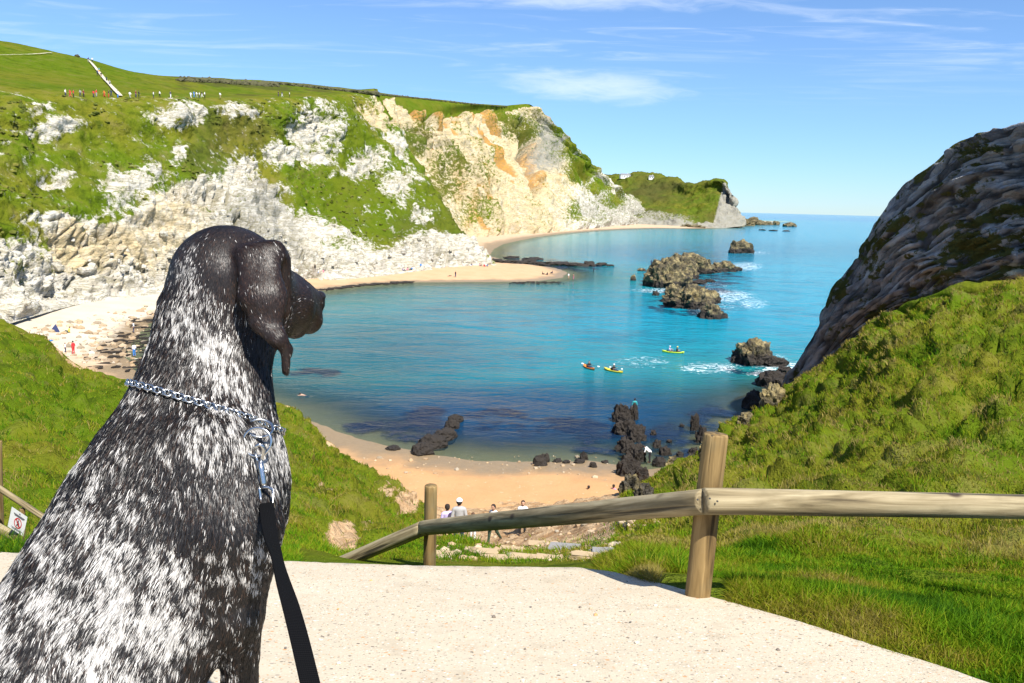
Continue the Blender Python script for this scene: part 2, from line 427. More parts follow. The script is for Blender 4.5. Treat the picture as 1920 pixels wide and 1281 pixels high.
def m_rock(g, p):
    co = g.coord(); w = g.n('ShaderNodeNewGeometry').outputs['Position']; z = g.n('ShaderNodeSeparateXYZ', Vector=w).outputs[2]
    n1 = g.noise(w, .8, 5, .68); n2 = g.noise(w, 3., 4, .72)
    dry = g.ramp(n1, [(.36, (.030, .026, .018)), (.50, (.10, .080, .040)), (.61, (.26, .205, .09)), (.78, (.42, .36, .22))])
    dry = g.mix(g.math('MULTIPLY', g.step(n2, .5, .66), .65), dry, (.085, .075, .06))
    wetc = g.mix(n2, (.012, .011, .011), (.045, .035, .026))
    hgt = g.attr('tide')
    col = g.mix(g.step(g.math('ADD', z, g.math('MULTIPLY', g.math('SUBTRACT', n1, .5), 2.2)), hgt, g.math('ADD', hgt, .8)), wetc, dry)
    g.put(p.inputs['Base Color'], col)
    g.put(p.inputs['Normal'], g.bump(g.math('ADD', n1, g.math('MULTIPLY', n2, .6)), 1., .35))
M_rock = material('tidal_rock', m_rock, Roughness=.8, Specular_IOR_Level=.3)

def m_wood(g, p):
    co = g.coord(); st = g.mapping(co, scale=(26, 26, 1.6)); n = g.noise(st, 1., 6, .6, .8); b = g.noise(g.mapping(co, scale=(1, 1, .6)), 6, 5, .6)
    col = g.ramp(n, [(.32, (.045, .028, .010)), (.46, (.155, .098, .036)), (.62, (.27, .18, .072)), (.82, (.37, .265, .125))])
    col = g.mix(g.math('MULTIPLY', g.step(b, .46, .68), .6), col, (.17, .14, .075))
    kn = g.voro(g.mapping(co, scale=(3., 3., 1.7)), 2.2); col = g.mix(g.step(kn, .13, .05), col, (.05, .03, .018))
    crk = g.noise(g.mapping(co, scale=(40, 40, .9)), 1., 3, .5); col = g.mix(g.step(crk, .64, .72), col, (.055, .04, .025))
    g.put(p.inputs['Base Color'], col); g.put(p.inputs['Normal'], g.bump(g.math('SUBTRACT', n, g.step(crk, .64, .72)), .6, .006))
M_wood = material('round_timber', m_wood, Roughness=.8, Specular_IOR_Level=.25)
def m_wood2(g, p):
    co = g.coord(); st = g.mapping(co, scale=(26, 26, 1.6)); n = g.noise(st, 1., 6, .6, .8); b = g.noise(g.mapping(co, scale=(1, 1, .5)), 5, 5, .6)
    col = g.ramp(n, [(.32, (.07, .05, .022)), (.46, (.20, .155, .082)), (.62, (.32, .262, .155)), (.82, (.43, .37, .245))])
    col = g.mix(g.math('MULTIPLY', g.step(b, .45, .66), .7), col, (.13, .105, .055))
    kn = g.voro(g.mapping(co, scale=(3., 3., 1.7), loc=(.3, .1, .2)), 1.9); col = g.mix(g.step(kn, .14, .05), col, (.05, .03, .018))
    crk = g.noise(g.mapping(co, scale=(34, 34, .7)), 1., 3, .5); col = g.mix(g.step(crk, .63, .71), col, (.05, .04, .025))
    g.put(p.inputs['Base Color'], col); g.put(p.inputs['Normal'], g.bump(g.math('SUBTRACT', n, g.step(crk, .63, .71)), .6, .006))
M_rail = material('weathered_rail', m_wood2, Roughness=.75, Specular_IOR_Level=.3)

def m_blade(g, p):
    c = g.attr('col', 'Color'); g.put(p.inputs['Base Color'], c)
    tl = g.n('ShaderNodeBsdfTranslucent', Color=c); mx = g.n('ShaderNodeMixShader', Fac=.38)
    g.nt.links.new(p.outputs[0], mx.inputs[1]); g.nt.links.new(tl.outputs[0], mx.inputs[2]); return mx.outputs[0]
M_blade = material('grass_blade', m_blade, Roughness=.6, Specular_IOR_Level=.08)
_plain = {}
def plain(name, col, rough=.8, **kw):
    if name not in _plain:
        def fn(g, p):
            co = g.coord(); n = g.noise(co, 14, 4, .6)
            g.put(p.inputs['Base Color'], g.mix(g.math('MULTIPLY', n, .5), col, tuple(c * .62 for c in col)))
        _plain[name] = material(name, fn, Roughness=rough, **kw)
    return _plain[name]

# ------------------------------------------------------------------ shoreline, beach, sea
SH_PX = [(1480, 745), (1440, 768), (1400, 802), (1340, 852), (1290, 872), (1215, 882), (1170, 874), (1100, 864), (1000, 866), (900, 864), (800, 853), (700, 832), (620, 806), (560, 780),
         (480, 752), (380, 735), (300, 715), (250, 690), (232, 668), (246, 640), (285, 606), (400, 571), (520, 554), (600, 546), (680, 536), (760, 530), (900, 529),
         (1000, 528), (1055, 521), (1064, 511), (1040, 502), (960, 492), (918, 480), (925, 468), (945, 458), (1000, 446), (1060, 438), (1130, 432), (1190, 429), (1240, 428), (1290, 429), (1340, 428), (1392, 424), (1415, 419)]
sp_ = np.array(SH_PX, float); shore = S(sp_[:, 0], sp_[:, 1], 0.)[:, :2]
POLY = np.concatenate([shore, [[760, 2200], [-3000, 3000], [-3000, -300], [400, -300], [140, 40], [60, 78]]])
def signed_dist(q):
    """distance to the shoreline polygon, positive on land"""
    best = np.full(len(q), 1e18); inside = np.zeros(len(q), bool)
    A = POLY; B = np.roll(POLY, -1, 0)
    for a, b in zip(A, B):
        ab = b - a; t = np.clip(((q - a) @ ab) / max(ab @ ab, 1e-9), 0, 1)
        e = q - a - t[:, None] * ab; best = np.minimum(best, (e * e).sum(1))
        c = ((a[1] > q[:, 1]) != (b[1] > q[:, 1]))
        den = b[1] - a[1] if abs(b[1] - a[1]) > 1e-12 else 1e-12
        inside ^= c & (q[:, 0] < (b[0] - a[0]) * (q[:, 1] - a[1]) / den + a[0])
    return np.sqrt(best) * np.where(inside, 1, -1)
def ell(px, py, cx, cy, rx, ry, soft=.5):
    r = np.sqrt(((px - cx) / rx) ** 2 + ((py - cy) / ry) ** 2); return sstep(r, 1 + soft, 1 - soft)

ang = np.radians(np.linspace(-44, 40, 420)); dd = np.geomspace(26, 1900, 330)
A_, D_ = np.meshgrid(ang, dd); bx_, by_ = np.tan(A_) * D_, D_
q = np.stack([bx_.ravel(), by_.ravel()], 1); sd = signed_dist(q)
sdn = sd + 1.2 * fbm(np.stack([q[:, 0] * .12, q[:, 1] * .12, 0 * sd], 1), 4)
far = sstep(q[:, 1], 260, 420)
z = np.where(sdn > 0, np.minimum(sdn * .075, 1.1 + sdn * .03) * (1 - far) + far * np.minimum(sdn * .03, .9 + sdn * .007), np.maximum(sdn * .09, -6))
z = np.minimum(z, 4.2) + .10 * fbm(np.stack([q[:, 0] * .4, q[:, 1] * .4, 0 * sd], 1), 4) * sstep(sd, -3, 3)
v = np.column_stack([q, z]); px, py = proj(v)
pale = np.clip(sstep(px, 560, 330) * sstep(py, 700, 640) + .25, 0, 1) * sstep(py, 800, 700) + sstep(py, 480, 440) * .25
mk('beach', v, grid_faces(*A_.shape), M_sand, attrs={'pale': np.clip(pale, 0, 1)})['kind'] = 'structure'

ang = np.radians(np.linspace(-62, 62, 560)); dd = np.concatenate([np.geomspace(30, 1400, 420), np.geomspace(1450, 60000, 40)])
A_, D_ = np.meshgrid(ang, dd); q = np.stack([(np.tan(A_) * D_).ravel(), D_.ravel()], 1)
wsd = -signed_dist(q); v = np.column_stack([q, np.zeros(len(q))]); px, py = proj(v)
weed = np.zeros(len(q))
for e in ((730, 805, 90, 28), (800, 800, 70, 40), (590, 700, 60, 14), (930, 790, 110, 26), (1050, 800, 120, 26), (1150, 830, 120, 26), (1260, 830, 90, 40), (1340, 790, 60, 30),
          (980, 495, 140, 12), (1040, 500, 120, 10), (1300, 520, 100, 60), (1290, 575, 80, 22), (1420, 690, 70, 18)):
    weed = np.maximum(weed, .62 * ell(px, py, *e))
deep = np.maximum.reduce([.95 * ell(px, py, 1000, 785, 440, 70, .6), .35 * ell(px, py, 800, 670, 300, 60, .8), .35 * ell(px, py, 1350, 470, 500, 18, .7)])
murk = np.maximum.reduce([.62 * ell(px, py, 690, 650, 210, 80, .8), .75 * ell(px, py, 600, 740, 140, 60, .7), .4 * ell(px, py, 850, 570, 300, 36, .8)])
bright = np.maximum.reduce([.75 * ell(px, py, 1130, 447, 190, 16, .7), .25 * ell(px, py, 1230, 690, 160, 40, .7)])
foam = np.zeros(len(q))
for e in ((1395, 500, 40, 10, .8), (1365, 556, 60, 14, .8), (1410, 570, 35, 12, .75), (1330, 690, 70, 12, .8), (1440, 672, 50, 10, .7), (1470, 690, 60, 14, .9), (1210, 678, 60, 14, .6), (1230, 545, 50, 6, .75),
          (1420, 474, 34, 4, .6), (1340, 540, 50, 20, .5), (1100, 436, 90, 3, .5), (1440, 700, 40, 8, .8), (1340, 575, 60, 20, .6)):
    foam = np.maximum(foam, e[4] * ell(px, py, *e[:4], .6))
foam = np.maximum(foam, .55 * sstep(np.abs(wsd - 3), 5, 1) * sstep(py, 470, 450) * sstep(px, 950, 1000) * sstep(px, 1260, 1200))
mk('sea', v, grid_faces(*A_.shape), M_water, attrs={'sd': wsd, 'weed': weed, 'deep': deep, 'murk': murk, 'bright': bright, 'foam': foam})['kind'] = 'structure'

# ------------------------------------------------------------------ lofted land
def cols_to_ctrl(cols):
    """cols: list of columns, each a list of (px,py,d) or (px,py,'z',z) or ('w',x,y,z); returns (rows, cols, 3)"""
    out = []
    for c in cols:
        o = []
        for e in c:
            if e[0] == 'w': o.append(np.array(e[1:], float))
            elif len(e) == 4: o.append(S(e[0], e[1], e[3]))
            else: o.append(P(e[0], e[1], e[2]))
        out.append(o)
    return np.swapaxes(np.array(out), 0, 1)
def depth_base(px, py, z): return S(px, py, z)[..., 1]

# main chalk cliff on the left, with the hill above it
base = [(-420, 660), (-150, 625), (0, 590), (150, 549), (300, 530), (450, 519), (600, 508), (750, 498), (860, 492), (926, 487)]
b1 = [(-420, 490), (-150, 455), (0, 430), (140, 400), (280, 385), (390, 350), (500, 345), (640, 400), (770, 400), (868, 437)]
b2 = [(-420, 290), (-150, 285), (0, 280), (140, 280), (285, 275), (405, 262), (520, 262), (630, 275), (715, 285), (795, 330)]
top = [(-420, 165), (-150, 172), (0, 176), (140, 182), (290, 186), (420, 188), (540, 187), (620, 184), (664, 181), (698, 178)]
dtop = [130, 148, 168, 185, 205, 228, 258, 285, 312, 340]
mid = [(-420, 95), (-150, 112), (0, 130), (140, 150), (290, 170), (415, 176), (535, 176), (618, 176), (668, 177), (699, 178)]
dmid = [180, 200, 225, 240, 255, 285, 325, 350, 375, 390]
sky_ = [(-420, 20), (-150, 55), (0, 78), (140, 107), (270, 141), (400, 149), (530, 157), (618, 167), (668, 173), (696, 176.5)]
dsky = [270, 285, 300, 310, 330, 380, 440, 460, 470, 450]
cols = []
for i in range(10):
    d0 = float(depth_base(*base[i], 3.0)); d3 = dtop[i]
    s_ = [.30, .68]
    cols.append([(base[i][0], base[i][1] + 22, d0 - 3), (*base[i], d0), (*b1[i], d0 + (d3 - d0) * s_[0]), (*b2[i], d0 + (d3 - d0) * s_[1]), (*top[i], d3), (*mid[i], dmid[i]), (*sky_[i], dsky[i]), (sky_[i][0], sky_[i][1] + 60, dsky[i] + 160)])
# turn the spur's end away behind itself
lastc = cols_to_ctrl([cols[-1]])[:, 0]
back = lastc + np.array([[-14, 26, 0], [-16, 30, 0], [-22, 34, -2], [-30, 40, -4], [-50, 40, -5], [-60, 40, -6], [-70, 40, -8], [-70, 40, -8]])
ctrl = np.concatenate([cols_to_ctrl(cols), back[:, None]], 1)
NV, NU = 380, 640
gr = loft(ctrl, NV, NU); N_ = normals(gr)
px, py = proj(gr)
fpx, fpy = px, py; px = px + 58 * fbm(gr * .035, 4) + 16 * fbm(gr * .17 + 5, 3); py = py + 46 * fbm(gr * .04 + 40, 4) + 14 * fbm(gr * .17 + 70, 3)
vpar = np.linspace(0, 7, NV)[:, None] + 0 * px; cl = sstep(vpar, .6, 1.2) * sstep(vpar, 4.25, 3.7)
# white band at the foot, and bare patches higher up
lx = np.array([-420, 0, 60, 120, 200, 300, 380, 470, 520, 580, 640, 720, 800, 860, 930, 1000]); ly = np.array([500, 452, 420, 402, 396, 376, 338, 306, 345, 398, 440, 462, 446, 437, 470, 480])
line = np.interp(px, lx, ly)
nz = fbm(np.stack([px / 55, py / 40, 0 * px], -1), 4)
veg = sstep(line - py + 28 * nz, -30, 30) * .88 + .10 * fbm(gr * .05, 4) + .30 * fbm(gr * .10 + 77, 4)
for e in ((95, 228, 52, 17), (60, 200, 26, 9), (592, 238, 52, 46), (550, 285, 70, 26), (318, 212, 46, 20), (365, 205, 30, 24), (250, 352, 62, 34), (18, 268, 22, 8), (320, 290, 18, 26), (745, 340, 36, 34), (690, 300, 26, 22), (712, 212, 34, 34), (745, 262, 24, 36), (600, 290, 30, 24), (120, 308, 26, 12), (800, 400, 30, 20), (275, 400, 40, 14), (450, 200, 36, 14), (660, 330, 36, 16)):
    veg = np.minimum(veg, 1 - .74 * ell(px, py, *e, .9))
for e in ((40, 440, 40, 26, .62), (30, 500, 40, 30, .4), (150, 440, 34, 14, .5), (60, 470, 26, 16, .55), (215, 400, 26, 16, .7), (100, 500, 50, 14, .35), (250, 385, 40, 14, .6), (660, 460, 60, 12, .5), (470, 380, 40, 20, .35), (420, 400, 30, 14, .35)):
    veg = np.maximum(veg, e[4] * ell(px, py, *e[:4], .6))
veg = np.where(vpar > 3.95, np.maximum(veg, 1.15 * sstep(vpar, 3.95, 4.15)), veg); _u = np.linspace(0, 10, NU)[None] + 0 * px; veg = np.where((_u > 8.6) & (vpar > 3.6), 1.1, veg)
lush = np.clip(np.maximum.reduce([ell(px, py, 720, 390, 170, 70), ell(px, py, 640, 250, 60, 60), ell(px, py, 150, 300, 150, 60) * .25, sstep(vpar, 4.0, 4.4) * .5]), 0, 1)
dark = np.clip(np.maximum.reduce([.5 * ell(px, py, 420, 240, 80, 50), .55 * ell(px, py, 380, 290, 60, 40), .8 * ell(px, py, 520, 158, 230, 7, .4) * (vpar > 4.3), .4 * ell(px, py, 800, 420, 60, 40)]), 0, 1)
stain = np.maximum.reduce([.42 * ell(px, py, 190, 460, 140, 50), .3 * ell(px, py, 340, 430, 90, 60), .45 * ell(px, py, 715, 205, 40, 40)])
grey = np.maximum(.62 * ell(px, py, 500, 420, 110, 90) * (vpar < 3), .15 + 0 * px) * (py > 0)
rock = np.clip(1 - veg, 0, 1)
w3 = gr * 1.0
rel = ridged(np.stack([gr[..., 0] * .035, gr[..., 1] * .035, gr[..., 2] * .06], -1), 6) - .62
rel2 = fbm(gr * .16, 5); rel3 = ridged(gr * .22, 4) - .6
blk = np.abs(perlin(np.stack([gr[..., 0] * .10 + gr[..., 2] * .05, gr[..., 1] * .10, gr[..., 2] * .13 - gr[..., 0] * .04], -1))) + .6 * np.abs(perlin(np.stack([gr[..., 0] * .27 + gr[..., 2] * .1, gr[..., 1] * .27, gr[..., 2] * .34], -1) + 31))
disp = cl * (9.0 * rel * (.45 + .55 * rock) + 2.2 * rel2 * (.5 + .5 * rock) + (2.2 * rel3 + 3.0 * (blk - .4)) * rock * np.clip(gr[..., 1] / 210, .5, 1)) + .5 * sstep(vpar, 4.2, 4.6) * fbm(gr * .08, 4)
def thin(a, w): return sstep(np.abs(a), w, 0)
def joints(fx, fy, th, lc, la, seed, w):
    c_, s_ = math.cos(th), math.sin(th); al = fx * c_ + fy * s_; cr = -fx * s_ + fy * c_; wob = fbm(np.stack([fx / 60, fy / 60, seed + 0 * fx], -1), 3)
    return thin(perlin(np.stack([cr / lc + 1.1 * wob, al / la + .6 * wob, seed + 0 * fx], -1)), w)
jt = np.maximum.reduce([joints(fpx, fpy, 1.08, 15, 80, 3.3, .20), .8 * joints(fpx, fpy, .35, 19, 60, 8.7, .17), 1. * joints(fpx, fpy, 1.2, 9, 46, 14.1, .26) * ell(px, py, 510, 420, 150, 110, .6), .7 * joints(fpx, fpy, -.3, 24, 50, 19.4, .15)])
jt = jt * sstep(fbm(gr * .045 + 11, 3), -.22, .22) * rock * cl
disp = disp - 3.2 * jt * np.clip(gr[..., 1] / 210, .5, 1)
upar = np.linspace(0, 10, NU)[None] + 0 * px; disp = disp * np.where(vpar > 3.4, sstep(upar, 9.6, 8.8), 1)
gr = gr + N_ * disp[..., None] * np.where(N_[..., 2:3].mean() > 0, 1, -1)
main_grid, main_veg, main_v = gr, veg, vpar
FL = N_[..., 2].mean() < 0
cliff_main = mk('chalk_cliff', gr.reshape(-1, 3), grid_faces(NV, NU, FL), M_cliff, attrs={'veg': veg.ravel(), 'stain': stain.ravel(), 'grey': grey.ravel(), 'lush': lush.ravel(), 'dark': dark.ravel(), 'joint': jt.ravel()})
cliff_main['kind'] = 'structure'

# second, cream cliff further along the bay
base = [(820, 462), (880, 446), (930, 440), (975, 437), (1025, 433), (1082, 427), (1132, 423), (1182, 419), (1243, 416)]
db = [float(depth_base(x_, y_, z_)) for (x_, y_), z_ in zip(base, (1., 1., 1., 1.2, 1.5, 2., 2.4, 2.9, 3.4))]
top = [(640, 184), (700, 183), (752, 208), (810, 224), (852, 220), (897, 215), (932, 216), (968, 204), (1002, 209)]
dt = [520, 535, 575, 620, 690, 770, 840, 910, 970]
sk = [(660, 172), (700, 176), (790, 184), (835, 188), (885, 194), (920, 197), (948, 199), (972, 203), (1006, 208)]
dk = [640, 660, 690, 720, 780, 850, 910, 970, 1010]
cols = []
for i in range(9):
    b, t = np.array(base[i], float), np.array(top[i], float)
    m1, m2 = b + (t - b) * .33, b + (t - b) * .68
    if i == 8: m1, m2 = np.array([1178, 373.]), np.array([1098, 307.])
    cols.append([(b[0], b[1] + 6, db[i] - 5), (*b, db[i]), (*m1, db[i] + (dt[i] - db[i]) * .38), (*m2, db[i] + (dt[i] - db[i]) * .74), (*t, dt[i]), (*sk[i], dk[i]), (sk[i][0], sk[i][1] + 30, dk[i] + 300)])
lastc = cols_to_ctrl([cols[-1]])[:, 0]
back = lastc + np.array([[10, 160, 0], [0, 150, -2], [-20, 150, -6], [-30, 150, -8], [-20, 140, -8], [0, 120, -10], [0, 100, -30]])
ctrl = np.concatenate([cols_to_ctrl(cols), back[:, None]], 1)
NV, NU = 260, 420
gr = loft(ctrl, NV, NU); N_ = normals(gr); px, py = proj(gr)
px = px + 16 * fbm(gr * .016, 4); py = py + 14 * fbm(gr * .016 + 40, 4)
vpar = np.linspace(0, 6, NV)[:, None] + 0 * px; upar = np.linspace(0, 9, NU)[None] + 0 * px
cl = sstep(vpar, .5, 1.1) * sstep(vpar, 4.2, 3.8) * sstep(upar, .8, 1.6)
stk = fbm(np.stack([upar * 2.6, vpar * .55, 0 * px], -1), 5); stk2 = fbm(np.stack([upar * 5.5, vpar * .9, 3 + 0 * px], -1), 4)
veg = np.clip(.20 + .60 * stk + .55 * np.maximum(stk2, 0), 0, 1) * cl
for e in ((770, 265, 40, 34, .7), (835, 330, 50, 60, .62), (885, 400, 40, 34, .55), (790, 250, 30, 24, .7), (975, 240, 40, 34, .85), (945, 225, 30, 12, .9), (1085, 320, 34, 34, .95), (1060, 285, 20, 20, .9), (1120, 355, 24, 16, .8), (1040, 240, 16, 26, .9), (1150, 375, 26, 16, .75), (920, 300, 14, 40, .5), (1075, 400, 20, 26, .6), (1200, 403, 20, 8, .5)):
    veg = np.maximum(veg, e[4] * ell(px, py, *e[:4], .7) + .35 * (stk + .1) * ell(px, py, *e[:4], .8))
veg = np.where(vpar > 3.9, np.maximum(veg, 1.2 * sstep(vpar, 3.92, 4.05)), veg)
stain = np.clip(.36 + .30 * stk2, 0, .6) * sstep(px, 1120, 1020) + .05 + .7 * sstep(fbm(np.stack([upar * 4.6, vpar * .35, 21 + 0 * px], -1), 4), .12, .40) * sstep(px, 1090, 1030)
for e in ((855, 350, 16, 50, .75), (880, 400, 14, 44, .8), (1000, 300, 26, 36, .9), (1015, 335, 14, 30, .85), (960, 290, 40, 50, .5), (900, 440, 30, 12, .5)):
    stain = np.maximum(stain, e[4] * ell(px, py, *e[:4], .7))
grey = np.maximum.reduce([.8 * ell(px, py, 1030, 270, 34, 60), .6 * ell(px, py, 1150, 400, 90, 40), .6 * ell(px, py, 985, 265, 20, 40)])
lush = np.where(vpar > 4, .75, .35) + 0 * px; dark = np.clip(np.maximum.reduce([.6 * ell(px, py, 975, 250, 40, 30), .5 * ell(px, py, 790, 270, 60, 50), .5 * ell(px, py, 850, 340, 60, 60)]), 0, 1) * (vpar < 4)
disp = cl * (18 * stk2 + 9 * stk + 8 * (ridged(gr * .03, 5) - .6) + 12 * (ridged(np.stack([upar * 6, vpar * 1.3, 0 * px], -1), 4) - .6)) + cl * 26 * -np.maximum.reduce([ell(px, py, 985, 265, 12, 40), .5 * ell(px, py, 1000, 330, 10, 40)])
sgn = -1 if N_[..., 2].mean() < 0 else 1
gr = gr + N_ * disp[..., None] * sgn
mk('cream_cliff', gr.reshape(-1, 3), grid_faces(NV, NU, sgn < 0), M_cliff, attrs={'veg': veg.ravel(), 'stain': stain.ravel(), 'grey': grey.ravel(), 'lush': lush.ravel(), 'dark': dark.ravel()})['kind'] = 'structure'

# far headland
base = [(1090, 426), (1150, 424), (1205, 422), (1248, 423), (1290, 425), (1322, 425), (1347, 424), (1374, 422), (1398, 418)]
top = [(1080, 330), (1128, 329), (1168, 327), (1202, 326), (1252, 333), (1292, 346), (1344, 339), (1361, 350), (1371, 388)]
db = [1050, 1040, 1030, 1020, 1000, 1000, 1010, 1030, 1070]; dt = [1500, 1450, 1400, 1370, 1300, 1220, 1160, 1130, 1110]
cols = []
for i in range(9):
    b, t = np.array(base[i], float), np.array(top[i], float)
    f = [.36, .7] if i < 6 else [.5, .85]
    cols.append([(b[0], b[1] + 4, db[i] - 6), (*b, db[i])] + [(*(b + (t - b) * k), db[i] + (dt[i] - db[i]) * k ** 1.2) for k in f] + [(*t, dt[i]), (t[0] + 6, t[1] + 25, dt[i] + 300)])
lastc = cols_to_ctrl([cols[-1]])[:, 0]; back = lastc + np.array([[20, 160, 0], [15, 160, 0], [10, 180, -1], [5, 200, -2], [0, 200, -3], [0, 260, -20]])
ctrl = np.concatenate([cols_to_ctrl(cols), back[:, None]], 1); NV, NU = 170, 260
gr = loft(ctrl, NV, NU); N_ = normals(gr); px, py = proj(gr); vpar = np.linspace(0, 5, NV)[:, None] + 0 * px
veg = np.clip(1.1 - 1.25 * np.maximum.reduce([sstep(px + (py - 340) * .25, 1352, 1364) * sstep(vpar, 4.1, 3.7), sstep(py, 408, 418) * .9, .5 * ell(px, py, 1240, 408, 60, 10)]), 0, 1.1)
lush = .35 + .5 * fbm(gr * .006, 4); dark = np.clip(.55 + 1.4 * fbm(gr * .011, 4), 0, .95)
stain = .5 * ell(px, py, 1350, 400, 16, 40) + .15; grey = .95 + 0 * px
disp = sstep(vpar, .6, 1.2) * (9 * fbm(gr * .02, 5) + 5 * fbm(gr * .07, 4) + 9 * (ridged(gr * .045, 5) - .6) * np.clip(1.2 - veg, 0, 1)); sgn = -1 if N_[..., 2].mean() < 0 else 1
gr = gr + N_ * disp[..., None] * sgn
mk('far_headland', gr.reshape(-1, 3), grid_faces(NV, NU, sgn < 0), M_cliff, attrs={'veg': veg.ravel(), 'stain': stain.ravel(), 'grey': grey.ravel(), 'lush': lush.ravel(), 'dark': dark.ravel()})['kind'] = 'structure'

# dark limestone cliff on the right
sil = [(1436, 800), (1463, 748), (1490, 692), (1511, 640), (1531, 590), (1551, 545), (1587, 500), (1610, 450), (1642, 402), (1690, 358), (1735, 318), (1775, 283), (1830, 260), (1880, 247), (1925, 232), (2050, 190), (2250, 150)]
ds = [81, 83, 82, 81, 79, 77, 75, 73, 70, 68, 65, 63, 60, 58, 56, 52, 48]
lo_ = [(1440, 812), (1480, 765), (1540, 720), (1600, 690), (1650, 660), (1700, 635), (1750, 615), (1800, 605), (1850, 600), (1900, 595), (1960, 585), (2020, 575), (2080, 565), (2150, 555), (2230, 535), (2350, 495), (2500, 445)]
dl = [80, 80, 74, 70, 66, 63, 60, 58, 55, 53, 51, 50, 49, 48, 47, 45, 43]
cols = []
for a, da, b, dbb in zip(sil, ds, lo_, dl):
    A3, B3 = P(*a, da), P(*b, dbb); M3 = A3 * .52 + B3 * .48 + np.array([-1.2, -.6, .3])
    low = B3 + np.array([-2, -3, -9.]); low[2] = max(low[2], -3)
    bk = A3 + np.array([7, 6, -1.0]); bk2 = A3 + np.array([24, 16, -max(A3[2], 2) * .9 - 2])
    cols.append([bk2, bk, A3, M3, B3, low])
ctrl = np.swapaxes(np.array(cols), 0, 1); NV, NU = 230, 420
gr = loft(ctrl, NV, NU); N_ = normals(gr); px, py = proj(gr)
px = px + 40 * fbm(gr * .12, 4); py = py + 40 * fbm(gr * .12 + 40, 4)
upar = np.linspace(0, 16, NU)[None] + 0 * px; vpar = np.linspace(0, 5, NV)[:, None] + 0 * px
sgn = -1 if (N_[..., 0].mean() > 0) else 1
# bedding: strips that run up the face, ledges and grooves
tw = fbm(gr * .09, 3)
bed = fbm(np.stack([vpar * 5.0 + .3 * tw + (py - 500) * .004, upar * .16, 0 * px], -1), 4)
bed2 = ridged(np.stack([vpar * 8 + .3 * tw, upar * .28, 5 + 0 * px], -1), 4) - .6
veg = .16 + .60 * sstep(fbm(np.stack([vpar * 4.2 + tw, upar * .36, 9 + 0 * px], -1), 4), -.02, .28)
for e in ((1690, 590, 110, 75, .75), (1790, 500, 110, 70, .72), (1640, 640, 70, 60, .7), (1560, 545, 26, 50, .75), (1610, 480, 30, 40, .6), (1680, 420, 40, 30, .55), (1740, 330, 60, 26, .6), (1820, 275, 80, 16, .7), (1890, 420, 40, 60, .5)):
    veg = np.maximum(veg, e[4] * ell(px, py, *e[:4], .7))
for e in ((1540, 680, 60, 40), (1700, 470, 60, 40), (1650, 520, 40, 60), (1880, 340, 60, 40), (1590, 600, 26, 40), (1480, 740, 30, 40)):
    veg = np.minimum(veg, 1 - .75 * ell(px, py, *e, .7))
veg = np.where(vpar < 1.7, 1., veg)
jl = np.maximum(thin(perlin(np.stack([vpar * 9 + .4 * tw, upar * .30, 40 + 0 * px], -1)), .16), .8 * thin(perlin(np.stack([vpar * 17 + .5 * tw, upar * .55, 60 + 0 * px], -1)), .2)) * sstep(vpar, 1.7, 2.1)
vstk = fbm(np.stack([vpar * 5.5 + tw, upar * .34, 80 + 0 * px], -1), 4)
veg = np.where(vpar > 1.8, np.clip(veg * .85 + .75 * vstk, 0, 1), veg)
pale = .9 * ell(px, py, 1895, 508, 40, 16, .3) * (vpar > 2)
fac = sstep(vpar, 1.6, 2.1)
disp = (1.3 * bed + 1.2 * np.abs(bed) + .55 * bed2) * (.3 + .7 * fac) + .16 * fbm(gr * .35, 5) + .8 * fbm(gr * .07, 3) * fac - .6 - .6 * jl
gr = gr + N_ * disp[..., None] * sgn
mk('limestone_cliff', gr.reshape(-1, 3), grid_faces(NV, NU, sgn < 0), M_rcliff, attrs={'veg': veg.ravel(), 'pale': pale.ravel(), 'joint': jl.ravel(), 'strata': (vpar / 5 + .04 * tw).ravel(), 'along': (upar / 16).ravel()})['kind'] = 'structure'

